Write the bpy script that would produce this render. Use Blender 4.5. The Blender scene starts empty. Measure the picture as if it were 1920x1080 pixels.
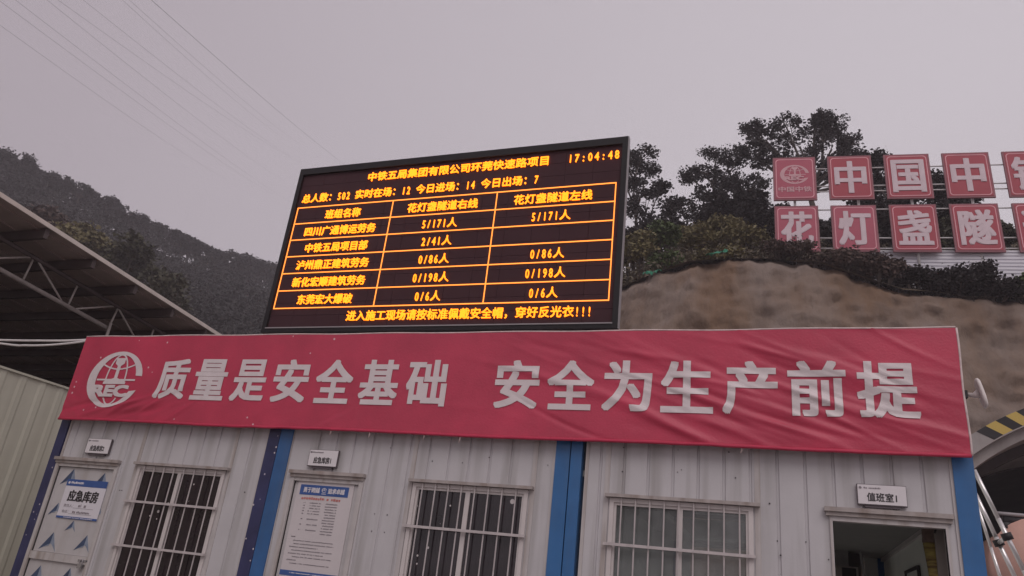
import bpy, bmesh, math, random
import numpy as np
from mathutils import Vector, noise as mnoise

random.seed(7); rng = np.random.default_rng(7)
S = bpy.context.scene; COL = S.collection

# ---------------------------------------------------------------- camera
F = 1390.825; CAM = np.array([7.7527, -6.1964, 1.6])
YAW, PITCH, ROLL = math.radians(-21.765), math.radians(21.99), math.radians(6.6406)
def cam_axes():
    cy, sy, cp, sp = math.cos(YAW), math.sin(YAW), math.cos(PITCH), math.sin(PITCH)
    f = np.array([sy*cp, cy*cp, sp]); r = np.array([cy, -sy, 0.0]); u = np.cross(r, f)
    c, s = math.cos(ROLL), math.sin(ROLL)
    return np.array([c*r + s*u, -s*r + c*u, f])
AX = cam_axes()
cam = bpy.data.cameras.new('camera'); co = bpy.data.objects.new('camera', cam); COL.objects.link(co)
from mathutils import Matrix
m3 = Matrix([list(AX[0]), list(AX[1]), list(-AX[2])]).transposed()
co.matrix_world = Matrix.Translation(CAM.tolist()) @ m3.to_4x4()
cam.sensor_width = 36; cam.lens = F/1920*36; cam.clip_end = 3000; cam.clip_start = .05
S.camera = co

# ---------------------------------------------------------------- sky, sun, exposure
SUN_EL, SUN_AZ = math.radians(46), math.radians(150)
W = bpy.data.worlds.new('World'); S.world = W; W.use_nodes = True
nt = W.node_tree; nt.nodes.clear()
N = nt.nodes.new; Lk = nt.links.new
out = N('ShaderNodeOutputWorld')
sky = N('ShaderNodeTexSky'); sky.sky_type = 'NISHITA'; sky.sun_disc = False
sky.sun_elevation = SUN_EL; sky.sun_rotation = SUN_AZ; sky.dust_density = 6; sky.air_density = 1.5
bg1 = N('ShaderNodeBackground'); bg1.inputs[1].default_value = 0.06; Lk(sky.outputs[0], bg1.inputs[0])
tc = N('ShaderNodeTexCoord')
dot = N('ShaderNodeVectorMath'); dot.operation = 'DOT_PRODUCT'
d = Vector((.55, .80, .05)).normalized(); dot.inputs[1].default_value = d
Lk(tc.outputs['Generated'], dot.inputs[0])
nz = N('ShaderNodeTexNoise'); nz.inputs['Scale'].default_value = 1.6; nz.inputs['Detail'].default_value = 3
Lk(tc.outputs['Generated'], nz.inputs['Vector'])
ad = N('ShaderNodeMath'); ad.operation = 'MULTIPLY_ADD'; ad.inputs[1].default_value = .13
hf = N('ShaderNodeMath'); hf.operation = 'MULTIPLY_ADD'; hf.inputs[1].default_value = .5; hf.inputs[2].default_value = .435
Lk(dot.outputs['Value'], hf.inputs[0]); Lk(nz.outputs['Fac'], ad.inputs[0]); Lk(hf.outputs[0], ad.inputs[2])
cr = N('ShaderNodeValToRGB'); cr.color_ramp.elements[0].color = (.44, .385, .425, 1); cr.color_ramp.elements[1].color = (.70, .65, .695, 1)
cr.color_ramp.elements[0].position = .42; cr.color_ramp.elements[1].position = .92
e_ = cr.color_ramp.elements.new(0.0); e_.color = (.62, .56, .60, 1)     # the open sky behind the viewer is brighter
Lk(ad.outputs[0], cr.inputs[0])
bg2 = N('ShaderNodeBackground'); bg2.inputs[1].default_value = 1.0; Lk(cr.outputs[0], bg2.inputs[0])
mx = N('ShaderNodeMixShader'); mx.inputs[0].default_value = .93
Lk(bg1.outputs[0], mx.inputs[1]); Lk(bg2.outputs[0], mx.inputs[2]); Lk(mx.outputs[0], out.inputs[0])
sl = bpy.data.lights.new('sun', 'SUN'); sl.energy = 1.08; sl.angle = math.radians(40); sl.color = (1, .95, .93)
so = bpy.data.objects.new('sun', sl); COL.objects.link(so)
sdir = Vector((math.sin(SUN_AZ)*math.cos(SUN_EL), math.cos(SUN_AZ)*math.cos(SUN_EL), math.sin(SUN_EL)))
so.rotation_euler = sdir.to_track_quat('Z', 'Y').to_euler()
S.view_settings.view_transform = 'Standard'; S.view_settings.look = 'None'
S.view_settings.exposure = 0; S.view_settings.gamma = 1
S.cycles.use_denoising = True; S.cycles.max_bounces = 12; S.cycles.diffuse_bounces = 10; S.cycles.volume_bounces = 1

# ---------------------------------------------------------------- pixel helpers (photo pixels, 1920 wide -> world)
def ray(px, py):
    d = AX.T @ np.array([(px-960)/F, -(py-540)/F, 1.0]); return d
def P(px, py, Y):
    d = ray(px, py); return CAM + d*((Y-CAM[1])/d[1])
def PX(px, py, X):
    d = ray(px, py); return CAM + d*((X-CAM[0])/d[0])
def depth(p): return float(AX[2] @ (np.array(p)-CAM))

# ---------------------------------------------------------------- materials
def mat(name, col, rough=.6, var=.12, scale=6.0, bump=0.0, bscale=40.0, metal=0.0, spec=.4, streak=None, specks=None,
        col2=None, emit=None, coat=0.0, c2pos=(.45, .62), stretch=None, bdist=.02):
    m = bpy.data.materials.new(name); m.use_nodes = True
    t = m.node_tree; b = t.nodes['Principled BSDF']; n = t.nodes.new; l = t.links.new
    b.inputs['Roughness'].default_value = rough; b.inputs['Metallic'].default_value = metal
    b.inputs['Specular IOR Level'].default_value = spec; b.inputs['Coat Weight'].default_value = coat
    tc = n('ShaderNodeTexCoord'); vec = tc.outputs['Object']
    if stretch:
        mp = n('ShaderNodeMapping'); mp.inputs['Scale'].default_value = stretch; l(vec, mp.inputs[0]); v2 = mp.outputs[0]
    else: v2 = vec
    nz = n('ShaderNodeTexNoise'); nz.inputs['Scale'].default_value = scale; nz.inputs['Detail'].default_value = 6
    nz.inputs['Roughness'].default_value = .6; l(v2, nz.inputs['Vector'])
    r = n('ShaderNodeValToRGB'); e = r.color_ramp.elements
    e[0].position, e[1].position = (.3, .72) if col2 is None else c2pos
    a = [c*(1-var) for c in col]; z = [min(1, c*(1+var)) for c in col] if col2 is None else col2
    e[0].color = (*a, 1); e[1].color = (*z, 1); l(nz.outputs['Fac'], r.inputs[0]); c = r.outputs[0]
    def mix(fac, c1, c2col):
        x = n('ShaderNodeMix'); x.data_type = 'RGBA'; l(fac, x.inputs[0]); l(c1, x.inputs[6]); x.inputs[7].default_value = (*c2col, 1)
        return x.outputs[2]
    if streak:      # (colour, amount, x frequency): rain-washed vertical dirt
        mp = n('ShaderNodeMapping'); mp.inputs['Scale'].default_value = (streak[2], streak[2], streak[2]*.07); l(vec, mp.inputs[0])
        q = n('ShaderNodeTexNoise'); q.inputs['Scale'].default_value = 1; q.inputs['Detail'].default_value = 5; l(mp.outputs[0], q.inputs['Vector'])
        rr = n('ShaderNodeMapRange'); rr.inputs[1].default_value = .48; rr.inputs[2].default_value = .78; rr.inputs[4].default_value = streak[1]
        l(q.outputs['Fac'], rr.inputs[0]); c = mix(rr.outputs[0], c, streak[0])
    if specks:      # (scale, threshold, colour, share): splashes of paint or mortar
        vo = n('ShaderNodeTexVoronoi'); vo.inputs['Scale'].default_value = specks[0]; l(vec, vo.inputs['Vector'])
        sp = n('ShaderNodeSeparateColor'); l(vo.outputs['Color'], sp.inputs[0])
        g = n('ShaderNodeMath'); g.operation = 'LESS_THAN'; g.inputs[1].default_value = specks[3]; l(sp.outputs[0], g.inputs[0])
        th = n('ShaderNodeMath'); th.operation = 'MULTIPLY'; th.inputs[1].default_value = specks[1]; l(sp.outputs[1], th.inputs[0])
        h = n('ShaderNodeMath'); h.operation = 'LESS_THAN'; l(vo.outputs['Distance'], h.inputs[0]); l(th.outputs[0], h.inputs[1])
        k = n('ShaderNodeMath'); k.operation = 'MULTIPLY'; l(g.outputs[0], k.inputs[0]); l(h.outputs[0], k.inputs[1])
        ko = k.outputs[0]
        if len(specks) > 4:     # splashed only on the part left of this x
            sx = n('ShaderNodeSeparateXYZ'); l(vec, sx.inputs[0]); w = n('ShaderNodeMapRange'); w.inputs[1].default_value = specks[4]-1.6; w.inputs[2].default_value = specks[4]+1.2
            w.inputs[3].default_value = 1; w.inputs[4].default_value = 0; l(sx.outputs[0], w.inputs[0])
            j = n('ShaderNodeMath'); j.operation = 'LESS_THAN'; l(sp.outputs[2], j.inputs[0]); l(w.outputs[0], j.inputs[1])
            j2 = n('ShaderNodeMath'); j2.operation = 'MULTIPLY'; l(j.outputs[0], j2.inputs[0]); l(ko, j2.inputs[1]); ko = j2.outputs[0]
        c = mix(ko, c, specks[2])
    l(c, b.inputs['Base Color'])
    if bump:
        q = n('ShaderNodeTexNoise'); q.inputs['Scale'].default_value = bscale; q.inputs['Detail'].default_value = 5; l(v2, q.inputs['Vector'])
        bp = n('ShaderNodeBump'); bp.inputs['Strength'].default_value = bump; bp.inputs['Distance'].default_value = bdist
        l(q.outputs['Fac'], bp.inputs['Height']); l(bp.outputs[0], b.inputs['Normal'])
    if emit:
        b.inputs['Emission Color'].default_value = (*emit[0], 1); b.inputs['Emission Strength'].default_value = emit[1]
    return m

M = {}
M['wall'] = mat('painted_steel', (.525, .505, .52), .5, .06, 2.5, .05, 60, streak=((.30, .28, .27), .9, 7))
M['wallgroove'] = M['wall']
M['trim'] = mat('trim_steel', (.50, .465, .46), .45, .08, 6, streak=((.24, .18, .14), .8, 14))
M['lintel'] = mat('lintel_steel', (.38, .335, .32), .5, .18, 9, streak=((.20, .14, .11), .8, 11))
M['navy'] = mat('navy_paint', (.036, .038, .105), .4, .25, 4, specks=(19, .28, (.58, .53, .57), .28))
M['blue'] = mat('blue_paint', (.034, .115, .29), .4, .18, 3, streak=((.08, .12, .20), .6, 10))
M['bluebright'] = mat('bright_blue_paint', (.036, .14, .345), .4, .14, 3, streak=((.08, .14, .24), .5, 10))
M['red'] = mat('red_banner', (.50, .040, .088), .45, .16, 1.6, .12, 55, spec=.5, specks=(12, .15, (.70, .46, .50), .20, -1.2))
M['redhem'] = mat('red_hem', (.50, .035, .085), .5, .12, 6)
M['print'] = mat('white_print', (.69, .61, .62), .5, .07, 7, .06, 55)
M['hem'] = mat('pale_hem', (.66, .54, .53), .6, .2, 14)
M['black'] = mat('black_metal', (.016, .013, .015), .45, .2, 5)
M['ledpanel'] = mat('led_panel', (.058, .026, .032), .75, .08, 2.0, spec=.2)
M['ledframe'] = mat('led_frame', (.010, .008, .010), .6, .2, 6)
M['grey'] = mat('grey_metal', (.30, .28, .29), .4, .1, 8)
M['led'] = mat('led_orange', (.3, .1, .02), .5, 0, 5, emit=((1.0, .225, .006), 2.9))
M['ledline'] = mat('led_line', (.3, .1, .02), .5, 0, 5, emit=((1.0, .27, .04), 2.0))
M['plate'] = mat('plate_white', (.72, .68, .70), .35, .03, 5)
M['plateedge'] = mat('plate_edge', (.11, .09, .10), .5, .1, 5)
M['ink'] = mat('ink', (.025, .02, .023), .6, .1, 5)
M['inkgrey'] = mat('grey_ink', (.26, .23, .25), .6, .1, 5)
M['inkred'] = mat('red_ink', (.50, .17, .15), .6, .1, 5)
M['inkblue'] = mat('blue_ink', (.045, .10, .30), .5, .1, 5)
M['paper'] = mat('paper', (.70, .67, .72), .45, .03, 4)
M['posterpaper'] = mat('poster_paper', (.60, .55, .56), .45, .04, 3)
M['doorskin'] = mat('door_skin', (.50, .475, .48), .45, .1, 3, streak=((.33, .28, .25), .5, 8))
M['decal'] = mat('decal_blue', (.05, .075, .145), .45, .35, 9)
M['decalpale'] = mat('decal_pale', (.24, .28, .36), .45, .25, 9)
M['glass1'] = mat('dark_glass', (.022, .014, .018), .09, .5, 2.2, spec=.5, specks=(11, .34, (.6, .55, .55), .22))
M['glass2'] = mat('dusty_glass', (.028, .022, .026), .10, .5, 2.2, spec=.5, specks=(12, .34, (.6, .55, .55), .24))
M['glass3'] = mat('hazy_glass', (.20, .205, .205), .12, .4, 2.5, spec=.5, col2=(.32, .33, .335), c2pos=(.3, .7))
def clearer(m, f):
    t = m.node_tree; o = t.nodes['Material Output']; b = t.nodes['Principled BSDF']; x = t.nodes.new('ShaderNodeMixShader'); x.inputs[0].default_value = f
    tr = t.nodes.new('ShaderNodeBsdfTransparent'); tr.inputs[0].default_value = (.85, .88, .87, 1); t.links.new(b.outputs[0], x.inputs[1]); t.links.new(tr.outputs[0], x.inputs[2]); t.links.new(x.outputs[0], o.inputs[0])
clearer(M['glass3'], .5)
M['glass4'] = mat('clear_glass', (.3, .3, .3), .1, .2, 3); clearer(M['glass4'], .9)
M['bars'] = mat('grille_steel', (.50, .45, .45), .5, .15, 12)
M['alu'] = mat('window_aluminium', (.60, .55, .54), .4, .06, 6)
M['inwall'] = mat('inside_wall', (.80, .82, .76), .6, .06, 3)
M['ceil'] = mat('inside_ceiling', (.32, .32, .30), .7, .08, 3)
M['lockerdark'] = mat('dark_locker', (.10, .085, .085), .5, .2, 5)
M['chrome'] = mat('tube_steel', (.42, .40, .41), .25, .05, 4, metal=.6)
M['bamboo'] = mat('bamboo_mat', (.25, .16, .05), .6, .3, 1, stretch=(6, 6, 42), col2=(.48, .38, .10), c2pos=(.4, .6))
M['brownwrap'] = mat('brown_wrap', (.17, .115, .09), .6, .4, 14, .3, 30)
M['leafdoor'] = mat('brown_board', (.27, .235, .21), .6, .08, 4)
M['shadow'] = mat('painted_shade', (.02, .017, .018), .8, .2, 4)
M['alupipe'] = mat('ladder_aluminium', (.78, .75, .75), .28, .05, 10, metal=.75)
M['plastic'] = mat('black_plastic', (.02, .018, .02), .5, .2, 8)
M['cable'] = mat('white_cable', (.78, .74, .74), .4, .04, 10)
M['device'] = mat('device_white', (.74, .67, .65), .4, .08, 12)
M['cream'] = mat('cream_sheet', (.54, .52, .43), .5, .06, 2.0, streak=((.40, .37, .30), .5, 5))
M['roofsheet'] = mat('roof_sheet', (.34, .27, .25), .6, .2, 1.4, stretch=(.25, 3, 3))
M['rust'] = mat('rusty_steel', (.075, .048, .045), .7, .25, 3)
M['purlin'] = mat('purlin_steel', (.085, .065, .065), .6, .2, 3)
M['truss'] = mat('truss_steel', (.46, .41, .39), .5, .15, 5)
M['edge'] = mat('edge_trim', (.62, .55, .5), .5, .1, 5)
M['concrete_ground'] = mat('site_ground', (.22, .20, .19), .85, .25, .35, .4, 8)
M['shot'] = mat('sprayed_concrete', (.235, .150, .098), .92, .22, .26, 1.0, 1.7, bdist=.22, stretch=(1.0, .4, .45), col2=(.225, .178, .152), c2pos=(.42, .60), streak=((.105, .078, .065), .75, 1.1))
M['soil'] = mat('hill_soil', (.17, .13, .09), .95, .4, .6, .5, 3)
M['ridgesoil'] = mat('ridge_soil', (.03, .028, .026), .95, .3, .6)
M['concrete'] = mat('portal_concrete', (.34, .31, .30), .8, .15, 1.2, .3, 10, streak=((.2, .17, .16), .6, 3))
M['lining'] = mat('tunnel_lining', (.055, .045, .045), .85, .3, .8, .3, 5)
M['stripeyellow'] = mat('stripe_yellow', (.60, .43, .11), .55, .1, 4, col2=(.52, .44, .36), c2pos=(.60, .66))
M['stripeblack'] = mat('stripe_black', (.022, .018, .022), .55, .3, 5, col2=(.36, .33, .32), c2pos=(.66, .69))
M['duct'] = mat('duct_cloth', (.62, .37, .30), .6, .12, 1.5)
M['board_a'] = mat('board_red', (.36, .030, .055), .5, .12, .5)
M['board_b'] = mat('board_faded', (.40, .065, .11), .5, .1, .5)
M['boardrim'] = mat('board_rim', (.27, .10, .12), .6, .1, 2)
M['boardline'] = mat('board_line', (.66, .32, .36), .5, .1, 2)
M['boardchar'] = mat('board_letter', (.62, .50, .54), .5, .08, 2)
M['emblemfaded'] = mat('faded_letter', (.58, .33, .36), .5, .08, 2)
M['framepipe'] = mat('frame_pipe', (.62, .60, .60), .45, .1, 4)
M['ribsheet'] = mat('ribbed_sheet', (.70, .69, .74), .45, .06, 1.2)
M['wire'] = mat('wire_steel', (.10, .09, .095), .5, .1, 1)
M['bark'] = mat('bark', (.075, .06, .052), .9, .3, 4, .5, 12)
def leafmat(name, c, v=.45, s=.7):
    m = mat(name, c, .55, v, s, spec=.25); b = m.node_tree.nodes['Principled BSDF']
    b.inputs['Subsurface Weight'].default_value = 0; return m
M['leaf_dark'] = leafmat('leaf_dark', (.020, .017, .017))
M['leaf_mid'] = leafmat('leaf_mid', (.062, .060, .034))
M['leaf_green'] = leafmat('leaf_green', (.085, .120, .042))
M['leaf_olive'] = leafmat('leaf_olive', (.185, .160, .075))
M['leaf_brown'] = leafmat('leaf_brown', (.095, .066, .056))
M['leaf_far'] = leafmat('leaf_far', (.026, .026, .025), .2)
M['leaf_under'] = leafmat('leaf_under', (.10, .085, .055))
M['net'] = mat('green_net', (.03, .20, .12), .7, .3, 8)

# ---------------------------------------------------------------- builders
def root_off(o):
    v = Vector((0, 0, 0))
    while o is not None: v += o.location; o = o.parent
    return v
class MB:
    def __init__(s): s.v = []; s.f = []; s.mi = []
    def add(s, verts, faces, mi=0):
        b = len(s.v); s.v += [tuple(map(float, x)) for x in verts]; s.f += [tuple(i+b for i in f) for f in faces]; s.mi += [mi]*len(faces); return s
    def box(s, x0, x1, y0, y1, z0, z1, mi=0):
        return s.add([(x0,y0,z0),(x1,y0,z0),(x1,y1,z0),(x0,y1,z0),(x0,y0,z1),(x1,y0,z1),(x1,y1,z1),(x0,y1,z1)],
                     [(0,3,2,1),(4,5,6,7),(0,1,5,4),(1,2,6,5),(2,3,7,6),(3,0,4,7)], mi)
    def obox(s, o, a, b, c, mi=0):      # corner + three edge vectors
        o, a, b, c = map(np.array, (o, a, b, c))
        vs = [o, o+a, o+a+b, o+b, o+c, o+a+c, o+a+b+c, o+b+c]
        return s.add(vs, [(0,3,2,1),(4,5,6,7),(0,1,5,4),(1,2,6,5),(2,3,7,6),(3,0,4,7)], mi)
    def tube(s, pts, r, n=8, mi=0, cap=True):
        pts = [Vector(p) for p in pts]; rs = r if hasattr(r, '__len__') else [r]*len(pts); b = len(s.v); up = None
        for i, p in enumerate(pts):
            t = (pts[min(i+1, len(pts)-1)] - pts[max(i-1, 0)]).normalized()
            if up is None: up = t.orthogonal().normalized()
            up = (up - t*up.dot(t)).normalized(); sd = t.cross(up)
            for k in range(n):
                a = 2*math.pi*k/n; s.v.append(tuple(p + (up*math.cos(a)+sd*math.sin(a))*rs[i]))
        for i in range(len(pts)-1):
            for k in range(n):
                s.f.append((b+i*n+k, b+i*n+(k+1)%n, b+(i+1)*n+(k+1)%n, b+(i+1)*n+k)); s.mi.append(mi)
        if cap:
            s.f.append(tuple(b+k for k in range(n))[::-1]); s.mi.append(mi)
            s.f.append(tuple(b+(len(pts)-1)*n+k for k in range(n))); s.mi.append(mi)
        return s
    def poly(s, pts, t, nrm, mi=0):     # flat polygon with thickness t against nrm
        pts = [np.array(p, float) for p in pts]; k = len(pts); nn = np.array(nrm, float)*t
        s.add(pts + [p-nn for p in pts], [tuple(range(k)), tuple(range(2*k-1, k-1, -1))] +
              [(i, i+k, (i+1) % k + k, (i+1) % k) for i in range(k)], mi); return s
    def split(s, name, m, parent=None, smooth=False):
        """every connected piece becomes a part of its own"""
        r = list(range(len(s.v)))
        def fd(a):
            while r[a] != a: r[a] = r[r[a]]; a = r[a]
            return a
        for f in s.f:
            for q in f[1:]: r[fd(q)] = fd(f[0])
        gs = {}
        for f, mi in zip(s.f, s.mi): gs.setdefault(fd(f[0]), []).append((f, mi))
        for g in gs.values():
            c = MB(); ids = {}
            for f, mi in g:
                c.f.append(tuple(ids.setdefault(q, len(ids)) for q in f)); c.mi.append(mi)
            c.v = [s.v[q] for q in ids]; c.build(name, m, parent, smooth)
    def build(s, name, m, parent=None, smooth=False):
        me = bpy.data.meshes.new(name); off = root_off(parent) if parent else Vector((0, 0, 0))
        me.from_pydata([(x-off.x, y-off.y, z-off.z) for x, y, z in s.v], [], s.f)
        ms = m if isinstance(m, (list, tuple)) else [m]
        for x in ms: me.materials.append(x)
        if len(ms) > 1: me.polygons.foreach_set('material_index', s.mi)
        if smooth: me.polygons.foreach_set('use_smooth', [True]*len(me.polygons))
        me.update()
        o = bpy.data.objects.new(name, me); COL.objects.link(o); o.parent = parent; return o
def tag(o, label, cat, group=None, kind=None):
    if label: o['label'] = label
    if cat: o['category'] = cat
    if group: o['group'] = group
    if kind: o['kind'] = kind
    return o
def thing(name, loc, label, cat, group=None):
    o = bpy.data.objects.new(name, None); o.location = [float(x) for x in loc]; o.empty_display_size = .2; COL.objects.link(o)
    return tag(o, label, cat, group)
def struct(o): o['kind'] = 'structure'; return o

# writing: outlines of the built-in font as thin solid letters
_tc = {}
def glyphs(text, bold=0.0, ext=0.02, spacing=1.0):
    k = (text, bold, ext, spacing)
    if k in _tc: return _tc[k]
    c = bpy.data.curves.new('t', 'FONT'); c.body = text; c.offset = bold; c.extrude = ext; c.resolution_u = 3; c.space_character = spacing
    o = bpy.data.objects.new('t', c); COL.objects.link(o)
    dg = bpy.context.evaluated_depsgraph_get(); me = bpy.data.meshes.new_from_object(o.evaluated_get(dg))
    v = np.empty(len(me.vertices)*3); me.vertices.foreach_get('co', v); v = v.reshape(-1, 3)
    f = [tuple(p.vertices) for p in me.polygons]
    bpy.data.objects.remove(o); bpy.data.curves.remove(c); bpy.data.meshes.remove(me)
    _tc[k] = (v, f); return v, f
def write(mb, text, o, rv, uv, nv, x0, z0, x1, z1, bold=.01, t=.003, spacing=1.0, keep=False, mi=0, dz=.0002):
    """text fitted in the rectangle x0..x1, z0..z1 of the plane (o, rv, uv); bold: stroke weight added, as a share of the glyph height"""
    v, f = glyphs(text, 0.0, .02, spacing); lo, hi = v.min(0), v.max(0); sx, sz = (x1-x0)/(hi[0]-lo[0]), (z1-z0)/(hi[1]-lo[1])
    if keep: sx = sz = min(sx, sz)
    cx, cz = (x0+x1)/2, (z0+z1)/2; mc = (lo+hi)/2
    o, rv, uv, nv = (np.array(a, float) for a in (o, rv, uv, nv))
    H = bold*(z1-z0); V = H*.72; sx *= 1-2*H/(x1-x0); sz *= 1-2*V/(z1-z0)
    sh = [(0, 0)] if bold <= 0 else [(H, V), (-H, V), (-H, -V), (H, -V)]+([(H, 0), (-H, 0), (0, V), (0, -V)] if bold > .02 else [])
    for k, (a, b) in enumerate(sh):
        pts = [o + rv*((p[0]-mc[0])*sx+cx+a) + uv*((p[1]-mc[1])*sz+cz+b) + nv*((t+dz*k)*(p[2]+.02)/.04) for p in v]
        mb.add(pts, f, mi)
    return mb
EX, EY, EZ = (1, 0, 0), (0, -1, 0), (0, 0, 1)      # facade frame: right, towards the viewer, up
def dashes(mb, o, rv, uv, nv, x0, x1, z, h, t=.002):   # an unreadable printed line
    o, rv, uv, nv = (np.array(a, float) for a in (o, rv, uv, nv)); x = x0
    while x < x1:
        w = min(h*random.uniform(.6, 1.0), x1-x)
        if random.random() > .08: mb.obox(o+rv*x+uv*(z+random.uniform(0, .15)*h), rv*w, nv*t, uv*h*random.uniform(.7, 1))
        x += w + h*.25
    return mb
def emblem2d():
    """the round emblem: heavy C ring, globe lines, rail profile, letters - polygons in -1..1"""
    polys = []
    def arc(fn, a0, a1, n): return [fn(math.radians(a0+(a1-a0)*i/n)) for i in range(n+1)]
    fo = lambda a: (math.cos(a)*1.0, math.sin(a)*1.0)
    fi = lambda a: (.03+math.cos(a)*.73, math.sin(a)*.88)
    n = 40; A = arc(fo, 7, 338, n); B = arc(fi, 9, 332, n)
    for i in range(n): polys.append([A[i], A[i+1], B[i+1], B[i]])
    def line(pts, w):
        for (x0, y0), (x1, y1) in zip(pts, pts[1:]):
            L = math.hypot(x1-x0, y1-y0) or 1; nx, ny = -(y1-y0)/L*w/2, (x1-x0)/L*w/2
            polys.append([(x0-nx, y0-ny), (x1-nx, y1-ny), (x1+nx, y1+ny), (x0+nx, y0+ny)])
    w = .05; c = .03
    for s in (-1, 1):
        line([(c+s*.36*math.cos(math.radians(a)), .88*math.sin(math.radians(a))) for a in range(90, -11, -10)], w)
        line([(c+s*.36*math.cos(math.radians(a)), .88*math.sin(math.radians(a))) for a in range(-48, -91, -7)], w)
    line([(-.66, -.02), (.78, -.02)], w*1.2)
    line([(c-.60+1.2*i/8, .36+.14*((i-4)/4)**2*1.2) for i in range(9)], w)
    polys.append([(c-.17, .76), (c-.17, .56), (c-.06, .48), (c+.06, .48), (c+.17, .56), (c+.17, .76)])
    polys.append([(c-.06, .48), (c-.06, .05), (c+.06, .05), (c+.06, .48)])
    polys.append([(c-.045, .05), (c-.42, -.09), (c-.42, -.17), (c+.42, -.17), (c+.42, -.09), (c+.045, .05)])
    return polys
def put_emblem(mb, o, rv, uv, nv, cx, cz, rx, rz, t=.003, letters=True):
    o, rv, uv, nv = (np.array(a, float) for a in (o, rv, uv, nv))
    for i, pl in enumerate(emblem2d()):
        mb.poly([o+rv*(cx+x*rx)+uv*(cz+z*rz)+nv*(t+.0002*(i % 5)) for x, z in pl], t, nv)
    if letters: write(mb, 'REC', o, rv, uv, nv*2, cx-.70*rx, cz-.62*rz, cx+.64*rx, cz-.20*rz, .10, t)
    return mb

# ---------------------------------------------------------------- ground
g = MB(); R = 700
g.add([(-R, -R, 0), (R, -R, 0), (R, R, 0), (-R, R, 0)], [(0, 1, 2, 3)])
struct(g.build('ground', M['concrete_ground']))

# ---------------------------------------------------------------- the three container cabins
ZT = 3.02
def ribbed(mb, x0, x1, z0, z1, y=0.0, pitch=.2, gw=.026, gd=.013, phase=.05):
    """vertical cladding with narrow grooves, front at y"""
    xs = [(x0, 0)]; k = math.ceil((x0-phase)/pitch)
    while phase+k*pitch+gw < x1-.004:
        a = phase+k*pitch
        if a > x0+.004: xs += [(a, 0), (a+.006, gd), (a+gw-.006, gd), (a+gw, 0)]
        k += 1
    xs.append((x1, 0)); n = len(xs)
    vs = [(x, y+d, z0) for x, d in xs]+[(x, y+d, z1) for x, d in xs]
    mb.add(vs, [(i, i+1, n+i+1, n+i) for i in range(n-1)])
    mb.add([(x0, y+.05, z0), (x1, y+.05, z0), (x1, y+.05, z1), (x0, y+.05, z1)], [(0, 3, 2, 1)])
    for (a, b) in ((0, n-1),):
        mb.add([vs[a], (x0, y+.05, z0), (x0, y+.05, z1), vs[n+a]], [(0, 3, 2, 1)])
        mb.add([vs[b], (x1, y+.05, z0), (x1, y+.05, z1), vs[n+b]], [(0, 1, 2, 3)])
    mb.add([(x0, y, z0), (x1, y, z0), (x1, y+.05, z0), (x0, y+.05, z0)], [(0, 3, 2, 1)])
    mb.add([(x0, y, z1), (x1, y, z1), (x1, y+.05, z1), (x0, y+.05, z1)], [(0, 1, 2, 3)])
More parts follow.
